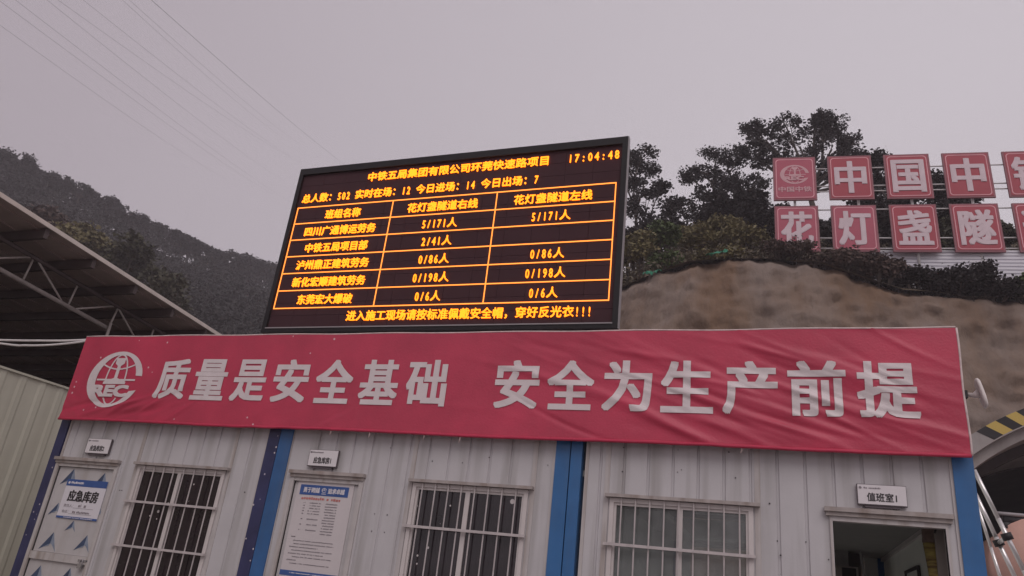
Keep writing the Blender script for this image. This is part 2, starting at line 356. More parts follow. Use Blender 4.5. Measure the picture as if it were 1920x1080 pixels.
def cabin(X, label, posts, door, win, glass, mullx, bars, open_door=False):
    t = thing('container_cabin', (X+1.5, 0, 0), label, 'cabin', 'cabins in a row under the banner')
    w = MB(); zs = .18; a, b = X+.13, X+2.87
    ops = sorted([door, win], key=lambda o: o[0]); x = a
    for (x0, x1, z0, z1) in ops:
        ribbed(w, x, x0, zs, ZT-.1)
        ribbed(w, x0, x1, z1, ZT-.1)
        if z0 > zs+.05: ribbed(w, x0, x1, zs, z0)
        x = x1
    ribbed(w, x, b, zs, ZT-.1)
    w.build('front_wall', M['wall'], t)
    sw = MB()
    sw.box(X+.012, X+.06, .14, 5.9, zs, ZT-.12); sw.box(X+2.94, X+2.988, .14, 5.9, zs, ZT-.12); 
    if open_door:
        cn = MB(); cn.box(X+2.905, X+2.938, .15, 5.88, 2.505, 2.548); cn.build('cornice', M['alu'], t)
        sw.box(X+.13, X+.3, 5.9, 5.95, zs, ZT-.12); sw.box(X+2.7, X+2.87, 5.9, 5.95, zs, ZT-.12); sw.box(X+.301, X+2.699, 5.9, 5.95, zs, .3); sw.box(X+.301, X+2.699, 5.9, 5.95, 2.5, ZT-.12)  # wide gap in the rear wall, added out of view to brighten the room
    else: sw.box(X+.13, X+2.87, 5.9, 5.95, zs, ZT-.12)
    sw.split('side_wall', [M['inwall'] if open_door else M['wall']], t)
    fl = MB(); fl.box(X+.06, X+2.94, .055, 5.9, .1, .18); fl.build('floor', M['plate'], t)
    rf = MB(); cl = MB()
    def plate(mb, xa, xb, ya, yb, za, zb, hole):
        if not hole: mb.box(xa, xb, ya, yb, za, zb); return
        hx0, hx1, hy0, hy1 = hole
        vs = []
        for z in (za, zb):
            vs += [(xa, ya, z), (xb, ya, z), (xb, yb, z), (xa, yb, z), (hx0, hy0, z), (hx1, hy0, z), (hx1, hy1, z), (hx0, hy1, z)]
        mb.add(vs, [(0, 4, 5, 1), (1, 5, 6, 2), (2, 6, 7, 3), (3, 7, 4, 0), (8, 9, 13, 12), (9, 10, 14, 13), (10, 11, 15, 14), (11, 8, 12, 15),
                    (0, 1, 9, 8), (1, 2, 10, 9), (2, 3, 11, 10), (3, 0, 8, 11), (4, 12, 13, 5), (5, 13, 14, 6), (6, 14, 15, 7), (7, 15, 12, 4)])
    hole = (X+.4, X+1.75, 1.2, 5.4) if open_door else None  # unseen roof and ceiling opening, added to let daylight into the room
    plate(rf, X+.004, X+2.996, -.02, 5.98, ZT-.1, ZT, hole); rf.build('roof', M['grey'], t)
    if hole: sk_ = MB(); sk_.box(hole[0]-.05, hole[1]+.05, hole[2]-.05, hole[3]+.05, ZT+.002, ZT+.01); sk_.build('added_roof_glazing', M['glass4'], t)  # added pane over that opening, out of view
    plate(cl, X+.062, X+2.938, .052, 5.89, 2.55, 2.6, hole); cl.build('ceiling', M['ceil'], t)
    for (x0, x1, m) in posts:
        q = MB(); q.box(x0, x1, -.022, .13, 0, ZT-.102)
        q.box(x0+.004, x1-.004, 5.85, 6.0, 0, ZT-.102); q.split('corner_post', m, t)
    # joint trims between cladding sheets
    tr = MB()
    for xx in (win[0]-.055, win[1]+.012):
        tr.box(xx, xx+.042, -.007, -.001, zs+.01, ZT-.115)
    for xx in (X+.132, X+2.87-.03):
        tr.box(xx, xx+.028, -.010, -.001, zs+.01, ZT-.115)
    tr.split('joint_trim', M['trim'], t)
    # lintels
    x0, x1, z0, z1 = door
    l = MB(); l.box(x0-.055, x1+.055, -.055, -.001, z1+.03, z1+.062); l.box(x0-.045, x1+.045, -.035, -.001, z1, z1+.03); l.build('door_lintel', M['lintel'], t)
    # door frame
    jw = .02 if open_door else .045; fr = MB(); fr.box(x0-jw, x0, -.014 if open_door else -.02, .07, zs, z1); fr.box(x1, x1+jw, -.014 if open_door else -.02, .07, zs, z1)
    fr.box(x0, x1, -.016, .066, z1-.035, z1-.001)
    fr.build('door_frame', M['trim'], t)
    # window: frame, two sliding panes, mullion, grille
    x0, x1, z0, z1 = win
    f = MB(); e = .035
    f.box(x0, x0+e, -.018, .05, z0, z1-e); f.box(x1-e, x1, -.018, .05, z0, z1-e); f.box(x0, x1, -.018, .05, z1-e, z1-.002); f.box(x0+e, x1-e, -.018, .05, z0, z0+e)
    wo = f.build('window', M['alu'], t)
    h = MB(); h.box(x0-.035, x1+.05, -.06, -.001, z1+.002, z1+.028); h.build('window_hood', M['lintel'], wo)
    p1 = MB(); p1.box(x0+e, mullx, .022, .028, z0+e, z1-e); p1.build('pane', glass, wo)
    p2 = MB(); p2.box(mullx+.001, x1-e, .010, .016, z0+e, z1-e); p2.build('pane', glass, wo)
    mu = MB(); mu.box(mullx-.022, mullx+.022, -.004, .034, z0+e, z1-e); mu.box(x0+e, x1-e, -.002, .032, z1-e-.022, z1-e)
    mu.box(x1-e-.02, x1-e, -.003, .030, z0+e, z1-e-.022); mu.box(x0+e, x0+e+.02, .001, .034, z0+e, z1-e-.022); mu.build('sash', M['alu'], wo)
    gr = MB()
    for k in range(bars):
        xx = x0+.06+(x1-x0-.12)*(k+.35)/(bars-.3); gr.tube([(xx, -.032, z0+.01), (xx, -.032, z1+.001)], .0065, 6)
    for zz in (2.02, 1.59, 1.16):
        if zz < z1: gr.box(x0-.03, x1+.015, -.052, -.026, zz-.011, zz+.011)
    gr.build('grille', M['bars'], wo)
    return t
c1 = cabin(0, 'cabin with patterned blue triangle door and navy speckled corner posts', [(0, .12, M['navy']), (2.865, 2.997, M['navy'])],
           (.165, .985, .2, 2.36), (1.30, 2.44, .98, 2.39), M['glass1'], 1.86, 8)
c2 = cabin(3, 'cabin with white notice poster on its door between two blue post pairs', [(3.003, 3.15, M['blue']), (5.868, 5.993, M['bluebright'])],
           (3.27, 3.99, .2, 2.38), (4.55, 5.65, .98, 2.40), M['glass2'], 5.09, 8)
c3 = cabin(6, 'guard room cabin with open doorway and bright blue corner post', [(6.003, 6.10, M['bluebright']), (8.86, 8.995, M['bluebright'])],
           (8.04, 8.775, .2, 2.36), (6.36, 7.48, .98, 2.385), M['glass3'], 6.925, 9, True)
# screw holes and marks on the cladding
for c, spots in ((c1, [(1.13, 2.12), (1.16, 2.12), (2.72, 2.2)]), (c2, [(4.2, 2.1), (4.33, 2.1), (4.2, 1.95), (4.33, 1.95), (4.7, 2.6), (5.0, 2.6), (5.25, 2.66), (4.25, 2.7), (5.8, 2.62)]),
                 (c3, [(6.45, 2.8), (6.45, 2.6), (6.9, 2.62), (6.93, 2.64), (7.35, 2.6), (7.6, 2.42), (7.65, 2.15), (7.85, 2.16), (7.67, 2.05), (6.9, 2.8), (7.3, 2.8), (8.0, 2.05)])):
    mb = MB()
    for x, z in spots: mb.tube([(x, .002, z), (x, -.006, z)], random.uniform(.0035, .0065), 7)
    mb.split('screw', M['ink'], c)
# door leaf of the first cabin: pattern of blue peaks, rail, padlock
dl = MB(); dl.box(.17, .98, .012, .05, 1.44, 2.32); dl.box(.17, .98, .012, .05, .22, 1.36); do = dl.build('door', M['doorskin'], c1)
rl = MB(); rl.box(.167, .983, -.012, .052, 1.362, 1.438); rl.build('rail', M['trim'], do)
def peak(x, z, s, flip=1, mi=0):
    s *= .88; dc = MB(); y = .009; n = (0, -1, 0)
    q = [(-.55, -.32), (.12, .5), (.1, -.02)]; r = [(.12, .5), (.55, -.35), (.22, -.05), (.1, -.02)]; k = [(-.3, -.2), (.1, -.02), (.05, -.12)]
    for pl, m_, dy in ((q, 0, 0), (r, 1, .0006), (k, 1, -.0012)):
        dc.poly([(x+flip*a*s, y+dy, z+b*s) for a, b in pl], .002, n, m_)
    dc.build('peak_decal', [M['decal'], M['decalpale']], do)
for x, z, s, fl in ((.36, 2.20, .24, 1), (.82, 2.19, .22, 1), (.30, 1.86, .18, 1), (.90, 1.88, .16, 1), (.60, 1.71, .15, 1), (.36, 1.53, .25, 1), (.84, 1.55, .22, 1), (.33, 1.2, .24, 1), (.75, 1.22, .22, 1)): peak(x, z, s, fl)
pk = MB(); pk.box(.90, .955, -.040, -.014, 1.325, 1.37); pk.tube([(.91, -.027, 1.37), (.912, -.027, 1.40), (.93, -.027, 1.412), (.945, -.027, 1.40), (.946, -.027, 1.37)], .006, 6); pk.box(.87, 1.0, -.02, -.013, 1.39, 1.41)
pk.build('padlock', M['chrome'], do)
d2 = MB(); d2.box(3.275, 3.985, .012, .05, .22, 2.34); d2.build('door', M['doorskin'], c2)

# ---------------------------------------------------------------- room signs, notice and poster
def room_sign(x0, x1, z0, z1, text, label):
    t = thing('room_sign', ((x0+x1)/2, -.02, z0), label, 'sign', 'white room name plates over the doors')
    b = MB(); b.box(x0, x1, -.034, -.012, z0, z1); b.box(x0+.05, x1-.05, -.028, -.002, z0-.016, z0-.001); b.build('backing', M['plateedge'], t)
    p = MB(); p.box(x0+.006, x1-.003, -.038, -.0345, z0+.007, z1-.004); p.build('plate', M['plate'], t)
    w = MB(); o = (0, -.0385, 0); cw = (x1-x0)
    write(w, text, o, EX, EZ, EY, x0+cw*.20, z0+.028, x0+cw*.80, z0+.028+.062, .014, .002); w.build('lettering', M['ink'], t)
    h = MB(); dashes(h, o, EX, EZ, EY, x0+.035, x0+.16, z1-.033, .011)
    h.tube([(x0+.024, -.0385, z1-.027), (x0+.024, -.0405, z1-.027)], .010, 10); h.build('header_line', M['inkgrey'], t)
room_sign(.505, .845, 2.475, 2.640, '应急库房2', 'white name plate reading emergency store 2 over the patterned door')
room_sign(3.395, 3.720, 2.485, 2.645, '应急库房1', 'white name plate reading emergency store 1 over the poster door')
room_sign(8.215, 8.545, 2.452, 2.602, '值班室1', 'white name plate reading duty room 1 over the open doorway')

nt_ = thing('notice', (.64, 0, 1.79), 'white paper notice with blue header taped on the patterned door', 'notice')
b = MB(); b.box(.352, .935, .003, .0055, 1.79, 2.195); b.build('sheet', M['paper'], nt_)
b = MB(); b.box(.352, .935, .0012, .0027, 2.125, 2.195); b.box(.352, .935, .0012, .0027, 1.79, 1.812); b.split('blue_band', M['inkblue'], nt_)
b = MB(); o = (0, .0028, 0); write(b, '应急库房', o, EX, EZ, EY, .43, 1.965, .86, 2.085, .03, .002); b.build('title', M['ink'], nt_)
b = MB(); write(b, '责任人：', o, EX, EZ, EY, .41, 1.905, .545, 1.937, .0, .0015); write(b, '电话：', o, EX, EZ, EY, .41, 1.845, .50, 1.877, .0, .0015)
b.box(.55, .84, .0015, .0027, 1.899, 1.902); b.box(.51, .84, .0015, .0027, 1.839, 1.842); dashes(b, o, EX, EZ, EY, .56, .60, 1.845, .024); dashes(b, o, EX, EZ, EY, .62, .66, 1.91, .03); dashes(b, o, EX, EZ, EY, .70, .74, 1.91, .03); dashes(b, o, EX, EZ, EY, .62, .80, 1.848, .02)
b.build('small_print', M['inkgrey'], nt_)
b = MB(); dashes(b, (0, .0011, 0), EX, EZ, EY, .42, .60, 2.148, .022); dashes(b, (0, .0011, 0), EX, EZ, EY, .45, .88, 1.797, .007); b.tube([(.39, .0012, 2.158), (.39, -.0006, 2.158)], .014, 10); b.build('header_line', M['paper'], nt_)

po = thing('poster', (3.62, 0, 1.3), 'tall white rules poster with blue heading on the second door', 'poster')
b = MB(); b.box(3.315, 3.935, .002, .0105, 1.30, 2.345); b.build('sheet', M['posterpaper'], po)
b = MB(); b.box(3.352, 3.885, -.0006, .0015, 2.222, 2.315); b.box(3.315, 3.935, -.0006, .0015, 1.50, 1.545); b.split('blue_band', M['inkblue'], po)
b = MB(); o = (0, -.0008, 0); write(b, '勇于跨越', o, EX, EZ, EY, 3.392, 2.243, 3.572, 2.293, .035, .002); write(b, '追求卓越', o, EX, EZ, EY, 3.665, 2.243, 3.845, 2.293, .035, .002)
put_emblem(b, o, EX, EZ, EY, 3.620, 2.272, .026, .022, .001, False); b.box(3.595, 3.645, -.002, -.0008, 2.236, 2.242); dashes(b, o, EX, EZ, EY, 3.42, 3.9, 1.522, .008)
b.build('heading', M['paper'], po)
b = MB(); o = (0, .0018, 0); dashes(b, o, EX, EZ, EY, 3.385, 3.64, 2.178, .024); dashes(b, o, EX, EZ, EY, 3.665, 3.84, 2.178, .024); b.build('red_title', M['inkred'], po)
b = MB()
for k in range(12):
    z = 2.145-k*.0245
    if k % 2 == 0 or k < 4: dashes(b, o, EX, EZ, EY, 3.42, 3.44, z, .009); dashes(b, o, EX, EZ, EY, 3.48+.02*random.random(), 3.61, z, .010)
    dashes(b, o, EX, EZ, EY, 3.655+.02*random.random(), 3.79, z, .010)
z = 1.835; dashes(b, o, EX, EZ, EY, 3.36, 3.405, z, .010)
for k, (a, e) in enumerate(((3.39, 3.82), (3.40, 3.83), (3.36, 3.67), (3.39, 3.83), (3.36, 3.74), (3.40, 3.83), (3.36, 3.46), (3.40, 3.82))):
    dashes(b, o, EX, EZ, EY, a, e, z-.032-k*.0285, .0085)
b.build('small_print', M['inkgrey'], po)

# ---------------------------------------------------------------- the red banner
BY = -.10
_cr = []
def creases(n, cx, cz, sx, sz, sl, ss, ln, wd, am):
    for _ in range(n):
        th = math.atan(random.gauss(sl, ss)); L = random.uniform(*ln); _cr.append((random.gauss(cx, sx), random.gauss(cz, sz), math.cos(th), math.sin(th), L, random.uniform(*wd), random.choice((1, 1, -1))*random.uniform(*am), random.uniform(-.10, .10)))
creases(34, 7.7, 3.22, .75, .16, -.36, .07, (.25, .9), (.018, .038), (.003, .010))
creases(10, 8.35, 3.5, .35, .16, -.55, .2, (.12, .4), (.018, .034), (.002, .006))
creases(9, 7.7, 3.0, .5, .05, -.33, .05, (.2, .5), (.018, .034), (.004, .009))
creases(8, 6.4, 3.62, .5, .08, -.25, .06, (.2, .5), (.014, .03), (.002, .005))
creases(13, 1.15, 3.0, .38, .07, .42, .12, (.12, .45), (.018, .034), (.006, .013))
creases(5, .1, 3.0, .1, .06, -1.1, .3, (.08, .2), (.018, .034), (.002, .005))
creases(8, 3.5, 3.0, 1.2, .08, .1, .25, (.1, .4), (.02, .05), (.001, .003))
CR = np.array(_cr).T
def wave(x, z):
    n1 = mnoise.noise(Vector((x*.9, z*.9, 3.1))); n2 = mnoise.noise(Vector((x*2.2, z*2.2, 7.7)))
    dx, dz = x-CR[0], z-CR[1]; u = (dx*CR[2]+dz*CR[3])/CR[4]; v = -dx*CR[3]+dz*CR[2]+CR[7]*u*u*CR[4]
    return .008*n1+.004*n2+float((1.25*CR[6]*np.exp(-u*u-(v/CR[5])**2)).sum())
X0b, X1b, Z0b, Z1b = .050, 8.970, 2.828, 3.798
ban = thing('banner', (4.45, BY, Z0b), 'long crimson safety slogan banner with white characters above the cabins', 'banner')
nx, nz_ = 640, 72; mb = MB(); vs = []
for j in range(nz_+1):
    for i in range(nx+1):
        x = X0b+(X1b-X0b)*i/nx; z = Z0b+(Z1b-Z0b)*j/nz_
        ed = .010*math.sin(x*2.1)*(1-j/nz_)*.8 + .006*mnoise.noise(Vector((x*3, 0, 9)))*(1 if j in (0, nz_) else 0)
        vs.append((x, BY-wave(x, z)-.012, z+ed*.6))
mb.add(vs, [(j*(nx+1)+i, j*(nx+1)+i+1, (j+1)*(nx+1)+i+1, (j+1)*(nx+1)+i) for j in range(nz_) for i in range(nx)])
mb.build('cloth', M['red'], ban, True)
bk = MB(); bk.box(X0b+.02, X1b-.02, BY+.012, BY+.05, Z0b+.01, Z0b+.05); bk.box(X0b+.02, X1b-.02, BY+.012, BY+.05, Z1b-.05, Z1b-.01)
for k in range(8):
    x = X0b+.05+k*(X1b-X0b-.14)/7; bk.box(x, x+.04, BY+.051, BY+.098, 2.85, Z1b-.005)
bk.build('frame', M['grey'], ban)
hm = MB(); hm.tube([(x, BY-.008-wave(x, Z1b), Z1b+.004+.004*math.sin(x*5)) for x in np.linspace(X0b, X1b, 60)], .007, 6)
hm.tube([(X1b+.004+.004*math.sin(z*9), BY-.008-wave(X1b, z), z) for z in np.linspace(Z0b, Z1b, 20)], .008, 6); hm.build('hem', M['hem'], ban, True)
hb = MB(); hb.tube([(x, BY-.012-wave(x, Z0b), Z0b-.002+.6*.010*math.sin(x*2.1)*.8+.004*mnoise.noise(Vector((x*5, 2, 1)))) for x in np.linspace(X0b, X1b, 90)], .014, 6); hb.build('bottom_roll', M['redhem'], ban, True)
for x, w in ((3.62, .03), (4.05, .04), (4.62, .035), (4.98, .05), (7.4, .03)):
    b = MB(); b.tube([(x, BY+.01, 2.85), (x+.008, BY+.005, 2.81), (x-.004, BY+.012, 2.81-w)], [.006, .009, .005], 6); b.build('tie', M['hem'], ban, True)
def drape(mb, dist=.0048, maxlen=.028):
    """subdivide a flat print and lay it on the cloth's folds"""
    me = bpy.data.meshes.new('tmp'); me.from_pydata(mb.v, [], mb.f); bm = bmesh.new(); bm.from_mesh(me); bpy.data.meshes.remove(me)
    bmesh.ops.triangulate(bm, faces=bm.faces[:])
    for _ in range(5):
        es = [e for e in bm.edges if e.calc_length() > maxlen]
        if not es: break
        bmesh.ops.subdivide_edges(bm, edges=es, cuts=1); bmesh.ops.triangulate(bm, faces=bm.faces[:])
    bm.verts.ensure_lookup_table(); bm.verts.index_update()
    r = MB(); r.v = [(v.co.x, BY-.012-wave(v.co.x, v.co.z)-dist-(BY-v.co.y), v.co.z) for v in bm.verts]
    r.f = [tuple(v.index for v in f.verts) for f in bm.faces]; r.mi = [0]*len(r.f); bm.free(); return r
slog = list(zip('质量是安全基础', [1.530+.508*k for k in range(7)]))+list(zip('安全为生产前提', [5.480+.498*k for k in range(7)]))
for ch, cx in slog:
    b = MB(); write(b, ch, (0, BY, 0), EX, EZ, EY, cx-.212, 3.080, cx+.212, 3.526, .030, .0006, dz=.00015)
    r = drape(b); r.build('character', M['print'], ban)
b = MB(); put_emblem(b, (0, BY, 0), EX, EZ, EY, .695, 3.290, .392, .325, .0008); drape(b).build('emblem', M['print'], ban)

# ---------------------------------------------------------------- LED board on the roof
led = thing('led_board', (4.24, .45, ZT), 'black LED display board with glowing orange table above the banner', 'display board')
LX0, LX1, LZ0, LZ1, LY = 2.205, 6.275, 3.965, 6.10, .30
b = MB(); b.box(LX0+.3, LX1-.35, LY+.031, LY+.16, LZ0+.1, LZ1-.15); b.build('cabinet', M['black'], led)
b = MB(); fw = .055
b.box(LX0, LX0+fw, LY-.035, LY+.03, LZ0, LZ1); b.box(LX1-fw, LX1, LY-.035, LY+.03, LZ0, LZ1)
b.box(LX0+fw, LX1-fw, LY-.035, LY+.03, LZ1-fw-.03, LZ1-.001); b.box(LX0+fw, LX1-fw, LY-.035, LY+.03, LZ0+.001, LZ0+fw)
b.build('bezel', M['ledframe'], led)
b = MB(); b.box(LX1+.001, LX1+.010, LY-.03, LY+.03, LZ0, LZ1); b.box(LX0+.05, LX1-.05, LY-.042, LY-.0355, LZ0+.045, LZ0+.058); b.split('edge_strip', M['grey'], led)
b = MB()
pxs = np.linspace(LX0+fw, LX1-fw, 14); pzs = np.linspace(LZ0+fw, LZ1-fw-.03, 14)
for i in range(13):
    for j in range(13): b.box(pxs[i]+.0015, pxs[i+1]-.0015, LY-.006, LY+.019, pzs[j]+.0015, pzs[j+1]-.0015)
b.build('screen_panel', M['ledpanel'], led)
for x in (LX0+.3, 3.6, 4.9, LX1-.35):
    q = MB(); q.box(x, x+.06, LY+.165, LY+.225, ZT, LZ1-.3); q.tube([(x+.03, LY+1.3, ZT), (x+.03, LY+.25, 5.0)], .025, 6); q.build('support_leg', M['grey'], led)
LO = (0, LY-.0075, 0)
def led_line(text, x0, x1, zc, h=.125, bold=.008):
    """characters in the cells of the display's matrix: full cells for Chinese, half cells for digits and signs"""
    b = MB(); wd = [1.0 if ord(c) > 255 else .5 for c in text]; u = (x1-x0)/sum(wd); x = x0
    for c, w in zip(text, wd):
        if c != ' ':
            v, _ = glyphs(c, 0.0, .02, 1.0); lo, hi = v.min(0), v.max(0)
            if w == 1.0: em = u*1.0; xa, xb, za, zb = x+lo[0]*em, x+hi[0]*em, zc-h*.5+(lo[1]+.12)*h/1.0, zc-h*.5+(hi[1]+.12)*h/1.0
            else:
                gw = min(.36, (hi[0]-lo[0])*.68)*u if c not in ':!' else .10*u
                xa, xb = x+u*.25-gw/2, x+u*.25+gw/2; hh = h*.80/.73
                za, zb = zc-h*.42+max(lo[1], -.06)*hh, zc-h*.42+hi[1]*hh
            write(b, c, LO, EX, EZ, EY, xa, za, xb, zb, (bold if w == 1 else bold*.45)*h/max(zb-za, h*.35), .012, dz=.0003)
        x += w*u
    b.build('led_text', M['led'], led)
gz = [5.56-.2167*k for k in range(7)]; gx = [2.285, 3.585, 4.865, 6.17]; b = MB(); lw = .0052
for z in gz: b.box(gx[0]-lw, gx[3]+lw, LY-.0145, LY-.0075, z-lw, z+lw)
for x in gx: b.box(x-lw, x+lw, LY-.0140, LY-.0078, gz[6], gz[0])
b.build('table_grid', M['ledline'], led)
led_line('中铁五局集团有限公司环莞快速路项目', 3.175, 5.435, 5.907, .125)
led_line('17:04:48', 5.625, 6.20, 5.905, .125, .02)
led_line('总人数：502 实时在场：12 今日进场：14 今日出场：7', 2.315, 5.33, 5.682, .125)
rowc = [(gz[k]+gz[k+1])/2 for k in range(6)]
for k, (a, bb, c) in enumerate((('班组名称', '花灯盏隧道右线', '花灯盏隧道左线'), ('四川广通博运劳务', '5/171人', '5/171人'), ('中铁五局项目部', '2/41人', None),
                               ('泸州鼎正建筑劳务', '0/86人', '0/86人'), ('新化宏顺建筑劳务', '0/198人', '0/198人'), ('东莞宏大爆破', '0/6人', '0/6人'))):
    zc = rowc[k]-.008; cw = .121
    led_line(a, 2.94-len(a)*cw/2, 2.94+len(a)*cw/2, zc)
    for tx, cx in ((bb, 4.22), (c, 5.50)):
        if tx is None: continue
        wd = .124*len(tx) if k == 0 else .0625*(len(tx)-1)+.125
        led_line(tx, cx-wd/2, cx+wd/2, zc)
led_line('进入施工现场请按标准佩戴安全帽，穿好反光衣!!!', 3.27, 6.02, 4.152, .125)

# ---------------------------------------------------------------- cables, small device, ladder, inside of the guard room
for pts, lab in (([(.05, 3.785), (-.35, 3.775), (-.8, 3.778), (-1.48, 3.79), (-4, 3.86)], 'white cable running almost straight from the banner corner to the left'),
                 ([(.05, 3.775), (-.22, 3.745), (-.61, 3.72), (-1.0, 3.718), (-1.45, 3.745), (-4, 4.0)], 'white cable sagging below the other from the banner corner')):
    b = MB(); P3 = [Vector((x, -.05, z)) for x, z in pts]; q = []
    for i in range(len(P3)-1):
        p0, p1, p2, p3 = P3[max(i-1, 0)], P3[i], P3[i+1], P3[min(i+2, len(P3)-1)]
        for s in range(6):
            u = s/6; q.append(.5*((2*p1)+(p2-p0)*u+(2*p0-5*p1+4*p2-p3)*u*u+(3*p1-p0-3*p2+p3)*u**3))
    q.append(P3[-1]); b.tube(q, .013, 8); tag(b.build('cable', M['cable'], None, True), lab, 'cable', 'cables at the banner corner')
dv = thing('wireless_antenna', (9.0, .1, 3.3), 'white rounded panel antenna on a short bracket beside the banner end', 'antenna')
b = MB(); ux, uz = np.array([.05, 0, -.235]), np.array([0.0, 0, 0]); c0 = np.array([9.125, .1, 3.345])
ring = []
for k in range(28):
    a = 2*math.pi*k/28; ca, sa = math.cos(a), math.sin(a); sg = lambda v, e: math.copysign(abs(v)**e, v)
    ring.append((sg(ca, .6)*.112, sg(sa, .6)*.085))
nrm = Vector((1, -.10, .20)).normalized(); upv = Vector((-.20, 0, 1)); upv = (upv-nrm*upv.dot(nrm)).normalized(); sdv = nrm.cross(upv)
layers = [(-.012, .86), (-.006, 1.0), (.006, 1.0), (.016, .9), (.022, .55)]; vs = []
for dpt, sc in layers:
    for u, v in ring: vs.append(Vector(c0)+nrm*dpt+upv*u*sc+sdv*v*sc)
fs = [tuple(range(28))[::-1], tuple(4*28+k for k in range(28))]
for i in range(4):
    for k in range(28): fs.append((i*28+k, i*28+(k+1) % 28, (i+1)*28+(k+1) % 28, (i+1)*28+k))
b.add(vs, fs); b.build('panel', M['device'], dv, True)
b = MB(); b.tube([c0-np.array(nrm)*.015, c0-np.array(nrm)*.05-np.array([0, 0, .006]), (9.035, .1, 3.335)], [.034, .02, .014], 8); b.build('bracket', M['device'], dv, True)
b = MB(); b.box(9.002, 9.034, .07, .13, 3.305, 3.36); b.build('clamp', M['plastic'], dv)

ld = thing('ladder', (9.6, .5, 0), 'aluminium telescopic ladder leaning against the right end of the cabins', 'ladder')
def rail(p0, p1, r, Y):
    a, e = P(*p0, Y), P(*p1, Y); dd = (e-a)/abs(e[2]-a[2]); foot = a+dd*(a[2]-.02); top = a-dd*.05
    b = MB(); n = 8
    for k in range(n):
        q0, q1 = top+(foot-top)*(k/n), top+(foot-top)*((k+1)/n); b.tube([q0, q1], r-.0009*(n-1-k), 12)
    b.build('rail', M['alupipe'], ld, True); return top, foot
Ra = rail((1832.6, 893.6), (1918, 1066), .022, .42); Rb = rail((1833.0, 935), (1904, 1084), .022, .78); Rc = rail((1836, 958), (1876, 1084), .018, .95)
for t_ in (.170, .33, .50, .68, .85):
    a, e = Ra[0]+(Ra[1]-Ra[0])*t_, Rb[0]+(Rb[1]-Rb[0])*(t_-.03)
    b = MB(); b.tube([a, e], .016, 8); b.build('rung', M['alupipe'], ld, True)
    dd = (Ra[1]-Ra[0])/np.linalg.norm(Ra[1]-Ra[0])
    for q in (a, e):
        b = MB(); b.tube([q-dd*.025, q+dd*.025], .036, 12); b.build('collar', M['plastic'], ld, True)

# things inside the guard room, seen through its doorway
bl = thing('bunk_frame', (8.15, 5.2, .18), 'dark steel bunk frame with a bent tube top inside the guard room', 'bed frame')
b = MB(); Yb = 5.0
b.tube([P(x, y, Yb) for x, y in ((1548, 996), (1585, 997), (1600, 1000), (1608, 1006), (1612, 1020), (1616, 1050), (1620, 1085))]+[np.array([8.25, Yb, .2])], .022, 8); b.build('bent_tube', M['chrome'], bl, True)
b = MB(); a = P(1568, 1060, Yb); e = P(1611, 1012, Yb+.35); b.box(7.3, e[0], Yb+.36, Yb+.8, .2, e[2]+.02); b.build('back_panel', M['lockerdark'], bl); b = MB(); b.box(a[0]-.3, a[0]+.26, Yb, Yb+.355, .2, a[2]); b.build('locker_body', M['lintel'], bl)
b = MB(); q = P(1583, 1064, Yb-.01); b.box(q[0]-.03, q[0]+.14, Yb-.01, Yb-.002, q[2]-.35, q[2]); b.build('locker_shade_plate', M['shadow'], bl)  # near-black plate on the locker front, painting the shade of an opening
b = MB(); q = P(1575, 1030, Yb); b.box(q[0], q[0]+.10, Yb+.1, Yb+.2, q[2]-.1, q[2]); b.box(q[0]-.02, q[0]+.1, Yb+.1, Yb+.2, q[2]+.15, q[2]+.22); b.box(q[0]-.3, q[0]+.1, Yb+.11, Yb+.16, a[2], q[2]+.34); b.build('hanging_bag', M['grey'], bl)
wx = 8.937
bn = MB(); pa, pb = PX(1634, 1038, wx-.012), PX(1650, 1033, wx-.012); pc = PX(1651, 1064, wx-.012)
bn.box(wx-.012, wx-.004, pb[1], pa[1], pc[2], pb[2]); tag(bn.build('wall_notice', mat('wall_notice_blue', (.05, .09, .36), .5, .1, 5)), 'blue sheet pinned on the wall inside the guard room', 'notice')
pf = thing('picture_frame', (wx-.02, 2, 1.6), 'black framed picture on the guard room wall, cut by the photo edge', 'picture')
pa, pb = PX(1697, 1068, wx-.02), PX(1721, 1060, wx-.02); zt = pb[2]; y0, y1 = sorted((pa[1], pb[1]))
b = MB(); b.box(wx-.03, wx-.002, y0, y1, zt-.03, zt); b.box(wx-.03, wx-.002, y0, y0+.03, zt-.55, zt-.03); b.box(wx-.03, wx-.002, y1-.05, y1, zt-.55, zt-.03); b.build('frame', M['plastic'], pf)
b = MB(); b.box(wx-.012, wx-.003, y0+.03, y1-.05, zt-.55, zt-.03); b.build('picture', M['inwall'], pf)
bm_ = thing('rolled_mat', (8.8, .7, .2), 'rolled bamboo mat with brown wrapped top standing inside the doorway', 'mat')
pt = P(1741, 984, .55); pm = P(1745, 1018, .55); pbm = P(1758, 1085, .55)
b = MB(); b.tube([pm, pbm, (pbm[0], .55, .2)], .055, 14); b.build('bamboo_roll', M['bamboo'], bm_, True)
b = MB(); b.tube([pt+np.array([0, 0, .02]), pt, pm], [.03, .054, .058], 14); b.build('wrapping', M['brownwrap'], bm_, True)
lf = thing('standing_board', (8.85, .4, .2), 'brown board with clipped top corners standing behind the door jamb', 'board')
b = MB(); q = [P(x, y, .32) for x, y in ((1752, 1000), (1757, 984), (1773, 985), (1779, 996), (1786, 1085))]; q.append(np.array([q[4][0], .32, .2])); q.append(np.array([q[0][0], .32, .2]))
b.poly(q, .03, (0, -1, 0)); b.build('board_face', M['leafdoor'], lf)
b = MB(); b.tube([p_+np.array([0, -.002, 0]) for p_ in q[:5]], .007, 6); b.build('board_rim', M['plastic'], lf)

